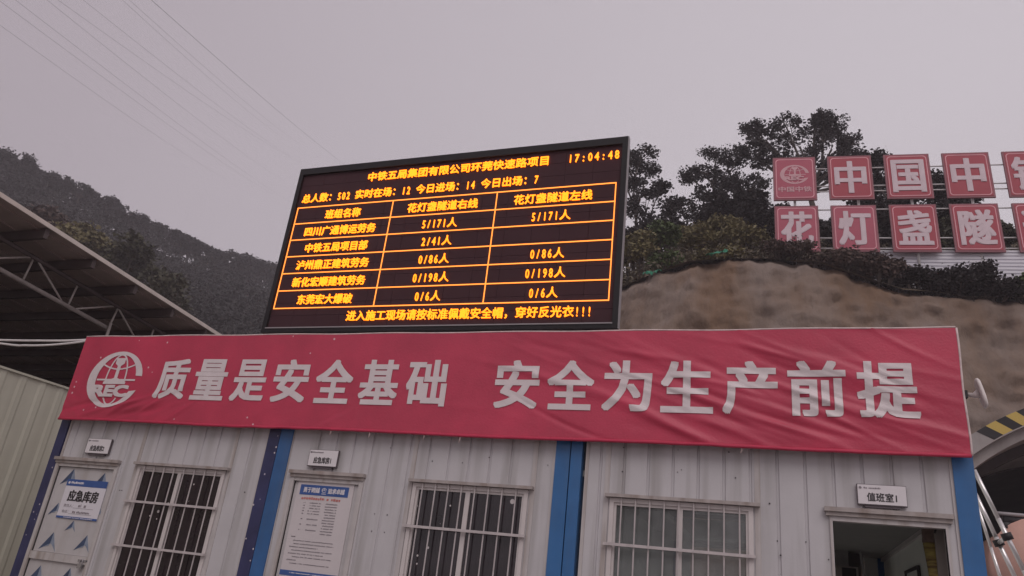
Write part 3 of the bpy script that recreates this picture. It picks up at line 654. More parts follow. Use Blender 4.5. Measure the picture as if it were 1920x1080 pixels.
# ---------------------------------------------------------------- left: cream panel fence and the open shed
fe = thing('panel_fence', (-2, 0, 0), 'cream corrugated panel fence along the alley left of the cabins', 'fence')
b = MB(); ys = []; y = -9.0; vs = []
prof = [(0, 0), (.14, 0), (.175, .012), (.235, .012), (.27, 0)]
while y < 11:
    for a, dpt in prof: ys.append((y+a, dpt))
    y += .30
n = len(ys); vs = [(-2+dpt, yy, 0) for yy, dpt in ys]+[(-2+dpt, yy, 3.57) for yy, dpt in ys]
b.add(vs, [(i, i+1, n+i+1, n+i) for i in range(n-1)]); b.box(-2.06, -2.003, -9, 11, 0, 3.565)
b.build('cladding', M['cream'], fe)
b = MB(); b.box(-2.07, -1.965, -9, 11, 3.571, 3.60); b.build('top_rail', M['cream'], fe)

sh = thing('open_shed', (-8, 3, 0), 'open sided steel shed with dark sheet roof left of the cabins', 'shed')
zr = lambda y: 5.44-.0854*(y+.68)
ea, eb = -9.0, 16.0; XE, XW = -1.42, -24.0
b = MB(); xs = np.arange(XW, XE+.01, .28); b2 = []
b.add([(XW, ea, zr(ea)), (XE, ea, zr(ea)), (XE, eb, zr(eb)), (XW, eb, zr(eb)), (XW, ea, zr(ea)+.05), (XE, ea, zr(ea)+.05), (XE, eb, zr(eb)+.05), (XW, eb, zr(eb)+.05)],
      [(0, 3, 2, 1), (4, 5, 6, 7), (0, 1, 5, 4), (1, 2, 6, 5), (2, 3, 7, 6), (3, 0, 4, 7)])
yy = ea
while yy < eb:      # ribs of the sheet run down the slope beneath
    yy += 25
for x in np.arange(XW+.1, XE-.05, .42): b.obox((x, ea, zr(ea)-.018), (.05, 0, 0), (0, eb-ea, zr(eb)-zr(ea)), (0, 0, .0175))
b.build('roof_sheet', M['roofsheet'], sh)
b = MB(); b.obox((XE+.001, ea, zr(ea)-.012), (.02, 0, 0), (0, eb-ea, zr(eb)-zr(ea)), (0, 0, .058)); b.build('roof_trim', M['edge'], sh)
yy = -8.0+.0
while yy < 15:
    b = MB(); z = zr(yy)-.02; b.box(XW+.05, XE-.02, yy-.03, yy+.03, z-.13, z-.001); b.build('purlin', M['purlin'], sh); yy += .80
TX = -2.05
b = MB(); b.tube([(TX, -8.5, zr(-8.5)-.2), (TX, 14, zr(14)-.2)], .035, 8); tr = b.build('truss', M['purlin'], sh, True)
a, e = PX(0, 505, TX), PX(205, 617, TX); dd = (e-a)/np.linalg.norm(e-a)
b = MB(); b.tube([a-dd*7, e], .031, 10); b.build('bottom_chord', M['truss'], tr, True)
for (p0, p1) in (((62, 487), (42, 528)), ((70, 487), (118, 569)), ((145, 536), (127, 574)), ((130, 580), (212, 574)), ((222, 576), (203, 616)), ((222, 578), (252, 632)), ((-40, 485), (60, 482)), ((-20, 440), (-60, 475)), ((290, 612), (280, 640))):
    b = MB(); b.tube([PX(*p0, TX), PX(*p1, TX)], .014, 8); b.build('web_bar', M['truss'], tr, True)
b = MB(); q = PX(208, 606, TX+.06); b.tube([q, q-np.array([0, 0, .6])], .022, 8); b.tube([(TX-.4, 4.2, 0), (TX-.4, 4.2, zr(4.2)-.25)], .05, 8); b.tube([(TX, -8, 0), (TX, -8, zr(-8)-.25)], .05, 8); b.tube([(TX, 13.5, 0), (TX, 13.5, zr(13.5)-.25)], .05, 8); b.split('column', M['truss'], sh, True)
b = MB(); b.box(XW, XW+.1, ea, eb, 0, 5.9); b.box(XW, -2.4, eb-.1, eb, 0, zr(eb)-.2); b.split('shed_wall', M['rust'], sh)

# ---------------------------------------------------------------- terrain: slope, hill, far ridge
def interp(x, pts):
    xs, ys = zip(*pts); return float(np.interp(x, xs, ys))
TOP = [(-16, 0.5), (-8, 9), (-3, 12.8), (1.22, 14.25), (2.63, 14.77), (4.19, 15.31), (6.35, 15.28), (8.4, 15.13), (9.58, 14.81), (11.42, 13.9), (12.49, 13.64), (13.87, 13.38), (15.86, 13.22), (22, 12.8), (40, 11)]
CRE = [(-30, 1), (-16, 12), (-4, 20), (-1, 23.0), (2, 25.0), (6.6, 25.4), (11, 24.9), (15, 24.2), (20.7, 23.6), (30, 22), (50, 18)]
ACX, ACZ, RO, RI, RS = 16.7, 1.05, 7.2, 6.5, 6.79
def edge_n(x): return .24*mnoise.noise(Vector((x*1.3, 0, 0)))+.08*mnoise.noise(Vector((x*4, 2, 0)))
b = MB(); xs = np.arange(-15, 36.01, .16); nv = 92; vs = []
for j in range(nv+1):
    v = j/nv
    for x in xs:
        T = interp(x, TOP)+edge_n(x); z = T*v; y = 18.2+4.8*v**1.3
        nn = mnoise.fractal(Vector((x*.45, z*.7, 1.5)), 1.0, 2.0, 6)*.36+mnoise.fractal(Vector((x*1.6+z*.7, z*2.6-x*.3, 8.5)), .9, 2.1, 5)*.20
        if j > nv-3: y += .10*(j-nv+3)
        vs.append((x, y-nn, z))
nxs = len(xs); fs = []
for j in range(nv):
    for i in range(nxs-1):
        q = vs[j*nxs+i]; cx, cz = q[0]+.08, q[2]+.08
        if math.hypot(cx-ACX, cz-ACZ) < RO-.25 or (abs(cx-ACX) < RO-.3 and cz < ACZ): continue
        fs.append((j*nxs+i, j*nxs+i+1, (j+1)*nxs+i+1, (j+1)*nxs+i))
b.add(vs, fs); struct(b.build('slope', M['shot'], None, True))
b = MB(); vs = []; rows = 26
def hill_z(x, y):
    T, Cz = interp(x, TOP), interp(x, CRE)
    if y <= 23: return T
    if y <= 40: v = (y-23)/17; return T+(Cz-T)*(v**1.1)
    return max(-1, Cz-(y-40)*.35)
ysr = list(np.linspace(22.9, 40, 20))+[46, 54, 64, 80, 110]
xs2 = np.arange(-32, 52, 1.0)
for y in ysr:
    for x in xs2: vs.append((x, y, hill_z(x, y)+(.25*mnoise.noise(Vector((x*.4, y*.4, 0))) if y > 23.5 else edge_n(x)*.8-.02)))
k = len(xs2)
b.add(vs, [(j*k+i, j*k+i+1, (j+1)*k+i+1, (j+1)*k+i) for j in range(len(ysr)-1) for i in range(k-1)]); struct(b.build('hill', M['soil'], None, True))

# far ridge on the left
RPX = [(-900, 80), (-500, 170), (-200, 240), (0, 292), (60, 315), (130, 347), (200, 388), (300, 428), (370, 456), (430, 474), (500, 497), (600, 530), (700, 560), (900, 610), (1100, 640)]
DR = 150.0; crest = []
for (px, py) in RPX:
    d = ray(px, py); crest.append(CAM+d*DR/math.hypot(d[0], d[1]))
cs = []
for a, e in zip(crest, crest[1:]):
    for s in range(5): cs.append(a+(e-a)*s/5)
cs.append(crest[-1])
b = MB(); vs = []; nr = 14
def ridge_pt(c, v):     # v 0 foot .. 1 crest .. 1.5 behind
    dv_ = np.array([c[0]-CAM[0], c[1]-CAM[1]]); f = .30+.70*v; z = (c[2]-4.8)*(v**.9 if v <= 1 else 1-(v-1)*1.2)
    return np.array([CAM[0]+dv_[0]*f, CAM[1]+dv_[1]*f, z+2.5*mnoise.noise(Vector((c[0]*.05, v*4, 0)))*(1 if .1 < v < .95 else 0)])
vals = [0, .1, .2, .3, .4, .5, .6, .7, .8, .9, 1.0, 1.15, 1.4, 1.8]
for v in vals:
    for c in cs: vs.append(ridge_pt(c, v))
k = len(cs); b.add(vs, [(j*k+i, j*k+i+1, (j+1)*k+i+1, (j+1)*k+i) for j in range(len(vals)-1) for i in range(k-1)]); struct(b.build('ridge', M['ridgesoil'], None, True))

# ---------------------------------------------------------------- foliage
def leaf_mesh(name, cent, size, m, flat=.55):
    """many small two-triangle leaves at the points of cent"""
    n = len(cent); a = rng.normal(size=(n, 3)); a[:, 2] *= flat; a /= np.linalg.norm(a, axis=1)[:, None]
    c = rng.normal(size=(n, 3)); c -= a*(c*a).sum(1)[:, None]; c /= np.linalg.norm(c, axis=1)[:, None]
    s = size*rng.uniform(.6, 1.35, (n, 1)); v = np.empty((n, 4, 3)); v[:, 0] = cent-a*s*.5; v[:, 2] = cent+a*s*.5
    nb = np.cross(a, c); v[:, 1] = cent+c*s*.30+nb*s*.07; v[:, 3] = cent-c*s*.30+nb*s*.07
    me = bpy.data.meshes.new(name); me.vertices.add(n*4); me.vertices.foreach_set('co', v.reshape(-1))
    me.loops.add(n*4); me.loops.foreach_set('vertex_index', np.arange(n*4)); me.polygons.add(n); me.polygons.foreach_set('loop_start', np.arange(n)*4)
    try: me.polygons.foreach_set('loop_total', np.full(n, 4))
    except Exception: pass
    me.update(calc_edges=True); me.validate(); me.materials.append(m); return me
def leaf_obj(name, cent, size, m, parent):
    off = np.array(root_off(parent)) if parent else np.zeros(3)
    o = bpy.data.objects.new(name, leaf_mesh(name, cent-off, size, m)); COL.objects.link(o); o.parent = parent; return o
def blob_pts(c, rx, ry, rz, clumps, per, cr, shell=.55):
    d = rng.normal(size=(clumps, 3)); d /= np.linalg.norm(d, axis=1)[:, None]; r = rng.uniform(shell, 1.0, (clumps, 1))
    k = d*r*np.array([rx, ry, rz])+np.array(c); p = np.repeat(k, per, 0)+np.clip(rng.normal(size=(clumps*per, 3)), -1.8, 1.8)*cr*np.array([1, 1, .6]); return p, k
def tree(name, label, base, Y, blobs, m, leaf=.26, clumps=26, per=42, cr=.38, group=None, cat='tree', thick=.16, ground=True):
    """base px of the trunk foot, blobs (px, py, rx px, ry px, depth shift)"""
    bp = P(*base, Y)
    if ground: bp[2] = min(bp[2], hill_z(bp[0], Y)+.1)
    t = thing(name, bp, label, cat, group); pts = []; tr_ = MB(); cen = []
    for (px, py, rx, ry, dy) in blobs:
        c = P(px, py, Y+dy); sc = depth(c)/F; a, kk = blob_pts(c, rx*sc, max(rx, ry)*sc*.8, ry*sc, clumps, per, cr); pts.append(a); cen.append((c, kk))
    top = np.mean([c for c, _ in cen], 0); fork = bp+(top-bp)*.55; fork[0] += rng.normal()*.2
    tr_.tube([bp-np.array([0, 0, .3]), bp+(fork-bp)*.5+rng.normal(size=3)*.12, fork], [thick, thick*.8, thick*.62], 8)
    for c, kk in cen:
        mid = (fork+c)/2+rng.normal(size=3)*.25; mid[2] -= .1
        tr_.tube([fork, mid, c], [thick*.5, thick*.36, thick*.2], 6)
        for q in kk[::3]: tr_.tube([mid+(c-mid)*rng.uniform(.2, 1), (c+q)/2+rng.normal(size=3)*.12, q], [thick*.16, thick*.12, thick*.05], 4, cap=False)
    tr_.build('trunk', M['bark'], t, True)
    leaf_obj('crown', np.concatenate(pts), leaf, m, t); return t
GT = 'trees on the hill above the slope'
tree('tree', 'big dark tree with a broad airy crown behind the top left sign boards', (1545, 480), 41,
     [(1435, 262, 34, 22, 0), (1412, 245, 20, 16, 1), (1475, 240, 40, 26, -1), (1530, 232, 38, 20, 1), (1560, 236, 26, 22, 0), (1500, 275, 44, 26, 1.5), (1560, 280, 40, 26, -1), (1590, 268, 24, 22, 0), (1610, 300, 22, 14, 1), (1430, 300, 24, 16, -1), (1470, 305, 22, 12, 1), (1555, 320, 26, 16, 1), (1600, 330, 28, 16, 0), (1545, 225, 14, 16, 0)],
     M['leaf_dark'], .22, 17, 52, .25, GT, thick=.26)
tree('tree', 'slender dark tree with layered crown between the display board and the big tree', (1322, 430), 40,
     [(1345, 288, 30, 13, 0), (1372, 300, 24, 15, 1), (1320, 322, 26, 13, -1), (1355, 335, 32, 16, 1), (1292, 330, 22, 8, 0), (1330, 360, 34, 14, 0), (1372, 345, 22, 14, -1), (1390, 285, 12, 12, 1)],
     M['leaf_dark'], .21, 14, 48, .23, GT, thick=.15)
tree('tree', 'dark tree rising beside the right edge of the display board', (1200, 470), 38,
     [(1205, 287, 26, 11, 0), (1178, 310, 22, 16, 0), (1214, 318, 22, 11, 1), (1190, 342, 18, 10, -1), (1160, 300, 20, 16, 1)],
     M['leaf_dark'], .21, 14, 48, .23, GT, thick=.15)
tree('tree', 'low dark tree below the one beside the display board', (1222, 480), 36,
     [(1212, 368, 28, 15, 0), (1240, 352, 18, 10, 1), (1205, 408, 24, 18, -1), (1246, 392, 22, 15, 0), (1185, 385, 16, 18, 0), (1268, 380, 14, 9, 1)],
     M['leaf_dark'], .22, 12, 40, .22, GT, thick=.11)
tree('tree', 'thin stemmed tree filling the gap under the slender dark tree', (1290, 470), 39,
     [(1290, 385, 26, 14, 0), (1280, 415, 26, 20, 1), (1325, 400, 26, 14, -1), (1375, 385, 26, 16, 0), (1400, 365, 24, 16, 1), (1420, 340, 20, 14, 0), (1425, 385, 26, 18, 0)],
     M['leaf_dark'], .22, 11, 38, .22, GT, thick=.11)
tree('tree', 'small bushy tree showing between the second and third top sign boards', (1690, 440), 33,
     [(1645, 330, 18, 26, 0), (1660, 365, 30, 18, 1), (1700, 375, 26, 20, 0), (1620, 375, 26, 20, -1), (1645, 298, 8, 8, 0), (1756, 356, 12, 14, 0)],
     M['leaf_dark'], .22, 22, 46, .28, GT, thick=.12)
tree('tree', 'small leafy tree behind the gap right of the third top sign board', (1780, 450), 31,
     [(1765, 368, 18, 16, 0), (1790, 385, 24, 14, 0), (1812, 374, 14, 8, 1), (1770, 395, 24, 16, -1), (1750, 340, 8, 12, 0)],
     M['leaf_dark'], .2, 22, 40, .24, GT, thick=.1)
# shrubs
def shrub(label, px, py, rx, ry, Y, m, leaf=.2, clumps=60, per=40, group='shrubs on top of the slope', name='shrub', dens=1.0):
    c = P(px, py, Y); sc = depth(c)/F; bz = min(c[2]-ry*sc, hill_z(c[0], Y))
    t = thing(name, (c[0], Y, bz), label, 'shrub', group); pts = []; st = MB(); n = max(3, int(rx/14))
    for k in range(n):
        u = (k+.5)/n*2-1; cc = c+np.array([u*rx*sc*.75, rng.normal()*.3, (1-u*u)*ry*sc*.25+rng.normal()*ry*sc*.15])
        a, kk = blob_pts(cc, rx*sc*1.1/n+.15, ry*sc*.6, ry*sc*.72, int(clumps*dens/n)+4, per, .17, .3); pts.append(a)
        for q in kk[::4]: st.tube([(c[0]+u*rx*sc*.5, Y, bz-.2), (cc+q)/2-np.array([0, 0, .2]), q], [.035, .025, .01], 4, cap=False)
    st.build('stem', M['bark'], t); leaf_obj('foliage', np.concatenate(pts), leaf, m, t); return t
shrub('dark rounded thicket behind the shrubs in the middle of the hill', 1370, 405, 75, 48, 36, M['leaf_dark'], .3, 150, 55)
shrub('dark thicket at the foot of the left sign boards', 1440, 430, 48, 50, 31, M['leaf_dark'], .28, 100, 50)
shrub('dark thicket behind the lower sign boards', 1600, 440, 110, 42, 32, M['leaf_dark'], .28, 150, 50)
shrub('dark thicket behind the lower right sign boards', 1800, 450, 110, 34, 30, M['leaf_mid'], .26, 150, 50)
shrub('green leafy shrub right of the display board', 1238, 450, 34, 36, 27, M['leaf_green'], .2, 90, 50)
shrub('pale olive shrub against the edge of the display board', 1190, 480, 34, 40, 25, M['leaf_olive'], .17, 90, 50)
shrub('dry brownish shrub in front of the dark thicket', 1320, 455, 36, 26, 27, M['leaf_olive'], .16, 90, 46)
shrub('dry olive shrub left of the lowest sign board', 1395, 452, 44, 30, 27, M['leaf_olive'], .16, 100, 46)
shrub('small dark green shrub low on the slope crest beside the display board', 1245, 492, 26, 16, 24.5, M['leaf_green'], .15, 50, 44)
shrub('dry grass tuft shrub on the middle of the slope crest', 1345, 478, 50, 14, 24.5, M['leaf_olive'], .14, 80, 40)
shrub('low shrub overlapping the bottom of the lowest left sign board', 1480, 474, 42, 12, 23.6, M['leaf_brown'], .14, 60, 40)
shrub('dark shrub under the second lower sign board', 1560, 494, 50, 16, 23.4, M['leaf_brown'], .15, 90, 44)
shrub('brown dark shrub left of the ribbed metal sheet', 1645, 508, 46, 22, 23.3, M['leaf_brown'], .15, 100, 46)
shrub('dark leggy shrub in front of the left end of the ribbed sheet', 1705, 520, 36, 22, 23.2, M['leaf_dark'], .15, 60, 40)
shrub('dark shrub with tall sprigs before the middle of the ribbed sheet', 1775, 530, 44, 24, 23.2, M['leaf_dark'], .15, 80, 40)
shrub('dark shrub with one pointed sprig before the ribbed sheet', 1842, 528, 18, 30, 23.1, M['leaf_dark'], .15, 40, 40)
shrub('low dark shrub along the slope crest at the right', 1850, 545, 60, 14, 23.0, M['leaf_dark'], .15, 90, 42)
shrub('low green shrub at the right edge of the photo', 1925, 540, 34, 16, 23.0, M['leaf_green'], .15, 60, 42)
shrub('dark thicket filling the crest beside the display board behind the green shrub', 1225, 438, 62, 26, 33, M['leaf_dark'], .26, 110, 50)
shrub('wide olive scrub on the hill under the slender dark tree', 1330, 436, 70, 22, 30, M['leaf_olive'], .18, 110, 46)
# debris netting on the crest
for px, py, w, lab in ((1225, 514, 14, 'scrap of green netting on the crest by the display board'), (1345, 478, 16, 'scrap of green netting on the middle of the slope crest')):
    c = P(px, py, 22.9); b = MB(); n = 9; vs = []
    for i in range(n):
        for j in range(4):
            vs.append((c[0]+(i/(n-1)-.5)*w*.055, 22.85-.12*j+.06*rng.normal(), c[2]+.16*(i/(n-1)-.5)+.05*rng.normal()+.10-.07*j))
    b.add(vs, [(i*4+j, i*4+j+1, (i+1)*4+j+1, (i+1)*4+j) for i in range(n-1) for j in range(3)]); tag(b.build('netting', M['net']), lab, 'netting')
# undergrowth on the hill (uncountable)
pts = []
for _ in range(2600):
    x = rng.uniform(-6, 30); y = rng.uniform(23.6, 42); z = hill_z(x, y)
    pts.append(np.array([x, y, z+.15])+rng.normal(size=(14, 3))*np.array([.35, .35, .2]))
o = leaf_obj('undergrowth', np.concatenate(pts), .20, M['leaf_under'], None); tag(o, 'dark low undergrowth covering the hill behind the slope crest', 'undergrowth', None, 'stuff')
# far ridge: forest mass and the trees of the skyline
pts = []
for _ in range(2600):
    c = cs[rng.integers(0, len(cs))]; v = rng.uniform(.12, .97); q = ridge_pt(c, v)-np.array([0, 0, 1.2*max(0, v-.8)/.2])+rng.normal(size=3)*np.array([2.5, 2.5, 0])
    r = rng.uniform(1.5, 3.0); pts.append(q+np.array([0, 0, r*.5])+np.clip(rng.normal(size=(64, 3)), -1.5, 1.5)*np.array([r*.55, r*.55, r*.42]))
o = leaf_obj('forest', np.concatenate(pts), .46, M['leaf_far'], None); tag(o, 'hazy dark forest covering the far hillside on the left', 'forest', None, 'stuff')
protos = []
for k in range(4):
    t = thing('ridge_tree', (0, 0, 0), 'hazy dark tree on the skyline of the far ridge', 'tree', 'trees on the skyline of the far ridge')
    pts = []; b = MB(); h = 4.6
    for _ in range(9):
        c = np.array([rng.normal()*1.7, rng.normal()*1.7, h+rng.normal()*.8]); a, kk = blob_pts(c, 1.3, 1.3, .9, 11, 26, .36, .3); pts.append(a)
        b.tube([(0, 0, 2.5), c*.6+np.array([0, 0, 1]), c], [.14, .09, .04], 5)
    b.tube([(0, 0, -1.5), (.1, 0, 2.6)], [.24, .16], 7); b.build('trunk', M['bark'], t); leaf_obj('crown', np.concatenate(pts), .46, M['leaf_far'], t); protos.append(t)
def copy_thing(t):
    r = t.copy(); COL.objects.link(r)
    for ch in t.children:
        c = ch.copy(); COL.objects.link(c); c.parent = r
    return r
used = set(); px = -30
while px < 520:
    d = ray(px, interp(px, RPX)); c = CAM+d*DR/math.hypot(d[0], d[1]); k = int(rng.integers(0, 4))
    t = copy_thing(protos[k]) if k in used else protos[k]; used.add(k)
    sc = float(rng.uniform(.75, 1.15)); t.location = (c[0]+rng.normal()*2, c[1]+rng.normal()*2, c[2]-5.9*sc+rng.uniform(-.8, .2)); t.scale = (sc,)*3; t.rotation_euler = (0, 0, rng.uniform(0, 6.28))
    px += rng.uniform(9, 17)
for k in range(4):
    if k not in used: protos[k].location = (cs[20][0], cs[20][1], cs[20][2]-6)
# nearer bushes behind the shed roof
for i, (px, py, rx, ry, lab, m) in enumerate(((120, 430, 34, 26, 'brown dim bush just above the shed roof edge, leftmost of its row', 'leaf_brown'), (185, 465, 42, 42, 'olive bamboo clump above the shed roof edge', 'leaf_olive'),
        (250, 495, 40, 40, 'dark olive bush rising behind the shed roof', 'leaf_mid'), (290, 540, 34, 46, 'dim green bush lowest along the shed roof edge', 'leaf_mid'))):
    Y = 30; c = P(px, py, Y); sc = depth(c)/F; t = thing('bush', (c[0], Y, 0), lab, 'bush', 'bushes behind the shed roof'); pts = []; b = MB()
    for k in range(5):
        cc = c+np.array([rng.normal()*rx*sc*.5, rng.normal()*1.0, rng.normal()*ry*sc*.35]); a, kk = blob_pts(cc, rx*sc*.55, 1.4, ry*sc*.6, 22, 44, .35, .3); pts.append(a)
        b.tube([(c[0], Y, -.2), (c[0]+.3*k-.6, Y, c[2]*.5), cc], [.16, .10, .04], 6)
    a, kk = blob_pts(c-np.array([0, 0, ry*sc*1.6]), rx*sc*.9, 1.6, ry*sc*1.2, 60, 44, .4, .2); pts.append(a)
    b.build('stem', M['bark'], t, True); leaf_obj('foliage', np.concatenate(pts), .34, M[m], t)

# ---------------------------------------------------------------- sign boards on the hill
TH, LEAN = math.radians(6.483), math.radians(3.432)
SX0, SZ0, SW, SH, SPX, SPZ, SDX = 7.466, 20.666, 1.771, 2.244, 2.266, 2.544, .012
rvS = np.array([math.cos(TH), math.sin(TH), 0]); uvS = np.array([0, math.sin(LEAN), math.cos(LEAN)]); nvS = np.cross(rvS, uvS)
O0 = np.array([SX0, 24.0, SZ0])
def rrect(x0, x1, z0, z1, r, n=5):
    q = []
    for cx, cz, a0 in ((x1-r, z1-r, 0), (x0+r, z1-r, 90), (x0+r, z0+r, 180), (x1-r, z0+r, 270)):
        for k in range(n+1): a = math.radians(a0+90*k/n); q.append((cx+r*math.cos(a), cz+r*math.sin(a)))
    return q
def board(i, j, ch, m, label):
    o = O0+rvS*(i*SPX+j*SDX)-uvS*(j*SPZ); tl = float(rng.normal()*.004); c = o+rvS*SW/2-uvS*SH
    t = thing('sign_board', c, label, 'sign board', 'red character boards on the hill'); at = lambda x, z, d=0: o+rvS*x+uvS*(z+x*tl)+nvS*d
    b = MB(); b.obox(at(0, -SH, -.08), rvS*SW, nvS*.08, uvS*SH); b.build('rim', M['boardrim'], t)
    b = MB(); e = .075; b.obox(at(e, -SH+e, .0005), rvS*(SW-2*e), nvS*.012, uvS*(SH-2*e)); b.build('face', m, t)
    b = MB(); A = rrect(.11, SW-.11, -SH+.11, -.11, .14); B = rrect(.145, SW-.145, -SH+.145, -.145, .12); k = len(A)
    for q in range(k): b.poly([at(*A[q], .018), at(*A[(q+1) % k], .018), at(*B[(q+1) % k], .018), at(*B[q], .018)], .005, nvS)
    b.build('border_line', M['boardline'], t)
    b = MB()
    if ch is None:
        put_emblem(b, at(0, 0, .013), rvS, uvS, nvS, SW*.5, -.92, .60, .50, .006)
        b.build('emblem', M['emblemfaded'], t); b = MB(); write(b, '中国中铁', at(0, 0, .013), rvS, uvS, nvS, .2, -1.83, SW-.2, -1.56, .03, .01); b.build('caption', M['emblemfaded'], t)
    else:
        write(b, ch, at(0, 0, .013), rvS, uvS, nvS, .24, -SH+.30, SW-.24, -.30, .030, .012, dz=.002); b.build('character', M['boardchar'], t)
txt = [(0, 0, None, 'board_b', 'red board with the round railway emblem, top left of the hill boards'), (1, 0, '中', 'board_a', 'red board with character zhong, second in the upper row next to the emblem'),
       (2, 0, '国', 'board_a', 'red board with character guo in the upper row'), (3, 0, '中', 'board_a', 'red board with character zhong, fourth in the upper row beside guo'),
       (4, 0, '铁', 'board_a', 'red board with character tie, upper row, cut by the photo edge'), (0, 1, '花', 'board_b', 'faded red board with character hua, bottom left of the hill boards'),
       (1, 1, '灯', 'board_b', 'faded red board with character deng in the lower row'), (2, 1, '盏', 'board_a', 'red board with character zhan in the lower row'),
       (3, 1, '隧', 'board_a', 'red board with character sui in the lower row'), (4, 1, '道', 'board_a', 'red board with character dao, lower row, cut by the photo edge')]
for i, j, ch, m, lab in txt: board(i, j, ch, M[m], lab)
fr = thing('sign_scaffold', O0+rvS*4-uvS*6, 'pale pipe frame carrying the red character boards on the hill', 'frame')
for j in (0, 1):
    for fz in ((.25, .66, .78) if j == 0 else (.06, .68, .9)):
        a = O0-uvS*(j*SPZ+fz*SH)-nvS*.14; b = MB(); b.tube([a-rvS*-.2, a+rvS*(4*SPX+SW+.3)], .03, 6); b.build('rail', M['framepipe'], fr, True)
for i, s in enumerate((.50, .66, .55, .55, .5)):
    a = O0+rvS*(i*SPX+SW*s)-nvS*.22; b = MB(); q = a-uvS*6.3; b.tube([a-uvS*.1, q], .055, 8); b.build('post', M['framepipe'], fr, True)
# ribbed metal sheet below the boards
ms = thing('ribbed_sheet', P(1800, 520, 24.6), 'white and grey horizontally ribbed metal sheet under the right sign boards', 'metal sheet')
b = MB(); a0, b0 = P(1672, 478, 24.6), P(1672, 545, 24.6); xs = (11.2, 21.0); ztop, zbot = 16.15, 13.2; k = 22; vs = []; prof = []
z = ztop
while z > zbot:
    for dz, dy in ((0, 0), (.07, 0), (.085, .045), (.145, .045), (.16, 0)): prof.append((z-dz, 24.55+dy+(ztop-z)*-.12))
    z -= .16
n = len(prof); sk = .045
vs = [(xs[0]+.55*(pz < 15.5)*0+.0, y, pz+.0) for pz, y in prof]+[(xs[1], y+.6, pz-.25) for pz, y in prof]
b.add(vs, [(i, i+1, n+i+1, n+i) for i in range(n-1)]); b.build('sheet', M['ribsheet'], ms)
b = MB()
for x in (11.4, 14.5, 17.5, 20.7): b.box(x, x+.08, 24.75+(x-11.2)*.06, 24.83+(x-11.2)*.06, 11.5, 15.9-(x-11.2)*.026)
b.split('post', M['framepipe'], ms)

# ---------------------------------------------------------------- tunnel portal
tp = thing('tunnel_portal', (ACX, 17, 0), 'concrete tunnel portal arch with black and yellow edge behind the cabins', 'tunnel')
def ringpts(R, a): return (ACX+R*math.cos(a), ACZ+R*math.sin(a))
def annulus(mb, R0, R1, y0, y1, n=64, a0=0, a1=math.pi, mi=0):
    for k in range(n):
        A, B = a0+(a1-a0)*k/n, a0+(a1-a0)*(k+1)/n; vs = []
        for y in (y0, y1):
            for R, a in ((R0, A), (R1, A), (R1, B), (R0, B)): x, z = ringpts(R, a); vs.append((x, y, z))
        mb.add(vs, [(0, 1, 2, 3), (7, 6, 5, 4), (1, 5, 6, 2), (0, 3, 7, 4)]+([(0, 4, 5, 1)] if k == 0 else [])+([(3, 2, 6, 7)] if k == n-1 else []), mi)
b = MB(); annulus(b, RS-.02, RO, 17.0, 23); annulus(b, RI, RS-.021, 17.25, 24)
for s in (-1, 1): b.box(ACX+s*(RI+RO)/2-(RO-RI)/2, ACX+s*(RI+RO)/2+(RO-RI)/2, 17.003, 23.5, 0, ACZ-.001)
b.build('arch', M['concrete'], tp, True)
for pl in tp.children[0].data.polygons: pl.use_smooth = False
b = MB(); step = .29/RO; ang = math.atan2(6.94-ACZ, 12.55-ACX); 
x_, z_ = P(1828.5, 807, 17)[[0, 2]]; ang = math.atan2(z_-ACZ, x_-ACX); k = 0; a = ang
while a > .2:
    a1 = a-step; sk = .030
    vs = [ringpts(RO-.004, a), ringpts(RS+.01, a-sk), ringpts(RS+.01, (a+a1)/2-sk), ringpts(RS+.01, a1-sk), ringpts(RO-.004, a1), ringpts(RO-.004, (a+a1)/2)]
    b.poly([(x, 16.994, z) for x, z in vs], .004, (0, -1, 0), k % 2); a = a1; k += 1
b.build('hazard_stripes', [M['stripeblack'], M['stripeyellow']], tp)
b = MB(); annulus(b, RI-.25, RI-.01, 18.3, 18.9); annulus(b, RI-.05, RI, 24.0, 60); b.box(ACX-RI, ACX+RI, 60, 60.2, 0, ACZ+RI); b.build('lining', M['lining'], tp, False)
dt = thing('ventilation_duct', (15.0, 16, 3), 'salmon coloured tunnel ventilation duct at the right edge', 'duct')
c = P(1980, 1068, 15.5); b = MB(); b.tube([(c[0]-.25, 15.2, c[2]), (c[0]-.05, 16.5, c[2]+.02), (c[0]+.3, 24, c[2]+.1), (c[0]+.6, 40, c[2]+.2)], 1.12, 28); b.build('duct_body', M['duct'], dt, True)
b = MB(); b.tube([P(1868, 962, 15.4), P(1890, 964, 15.4), P(1935, 968, 15.4), P(2050, 976, 15.4)], .045, 8); b.build('pipe', M['grey'], dt, True)
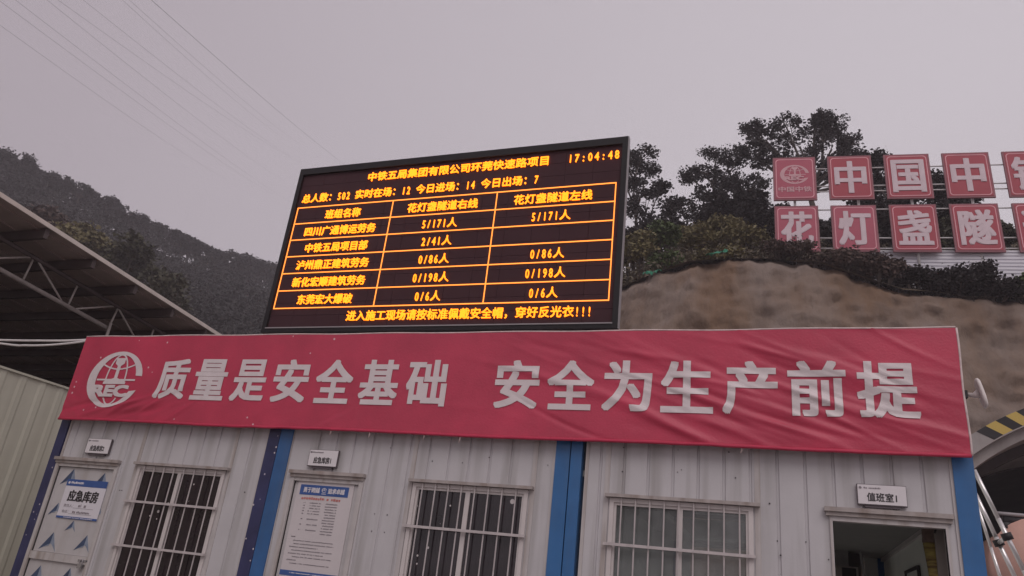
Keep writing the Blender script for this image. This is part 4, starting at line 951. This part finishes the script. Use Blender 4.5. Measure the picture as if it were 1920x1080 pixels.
b = MB(); b.tube([P(1880, 974, 15.5), P(1925, 979, 15.5), P(2050, 990, 15.5)], .13, 8)
for k in range(7): q = P(1885+k*20, 980+k*1.4, 15.4); b.tube([q, q-np.array([0, 0, .14])], .12, 8)
b.build('hanging_straps', M['plastic'], dt, True)
b = MB(); b.box(c[0]-.3, c[0]-.2, 16, 16.1, 0, c[2]-1.0); b.box(c[0]+.6, c[0]+.7, 16, 16.1, 0, c[2]-.8); b.split('stand', M['grey'], dt)

# ---------------------------------------------------------------- power lines across the sky
labs = ['lowest', 'second lowest', 'third lowest', 'fourth lowest', 'middle', 'fourth highest', 'third highest', 'second highest', 'topmost and clearest']
lines = [((7, 49), (321, 264)), ((4, 2), (379, 270)), ((33, 0), (412, 281)), ((97, 4), (419, 252)), ((113, 0), (434, 219)), ((160, 0), (448, 219)), ((233, 0), (456, 193)), ((246, 0), (480, 200)), ((288, 0), (642, 303))]
for k, (a, e) in enumerate(lines):
    A = np.array(a, float); E = np.array(e, float); dirn = (E-A); A2 = A-dirn*.25; E2 = A+dirn*(1.35 if k < 8 else 1.05)
    def at_(q, D): d = ray(*q); return CAM+d/np.linalg.norm(d)*D
    p0, p1 = at_(A2, 75), at_(E2, 230); b = MB(); q = []
    for s in range(25): u = s/24; w = p0+(p1-p0)*u; w[2] -= 2.2*4*u*(1-u)*0.35; q.append(w)
    b.tube(q, .020 if k == 8 else .011, 5); tag(b.build('power_line', M['wire']), 'thin overhead power line, %s of the lines at upper left' % labs[k], 'power line', 'overhead power lines')

# ---------------------------------------------------------------- haze
hz = MB(); hz.box(-260, 160, -60, 300, -1.2, 190)
hm_ = bpy.data.materials.new('haze'); hm_.use_nodes = True; t = hm_.node_tree; t.nodes.clear()
oo = t.nodes.new('ShaderNodeOutputMaterial'); pv = t.nodes.new('ShaderNodeVolumePrincipled')
pv.inputs['Color'].default_value = (.93, .88, .93, 1); pv.inputs['Density'].default_value = .0014; t.links.new(pv.outputs[0], oo.inputs['Volume'])
h = hz.build('haze', hm_); h['kind'] = 'stuff'; h['label'] = 'pale dusk haze in the air over the site'
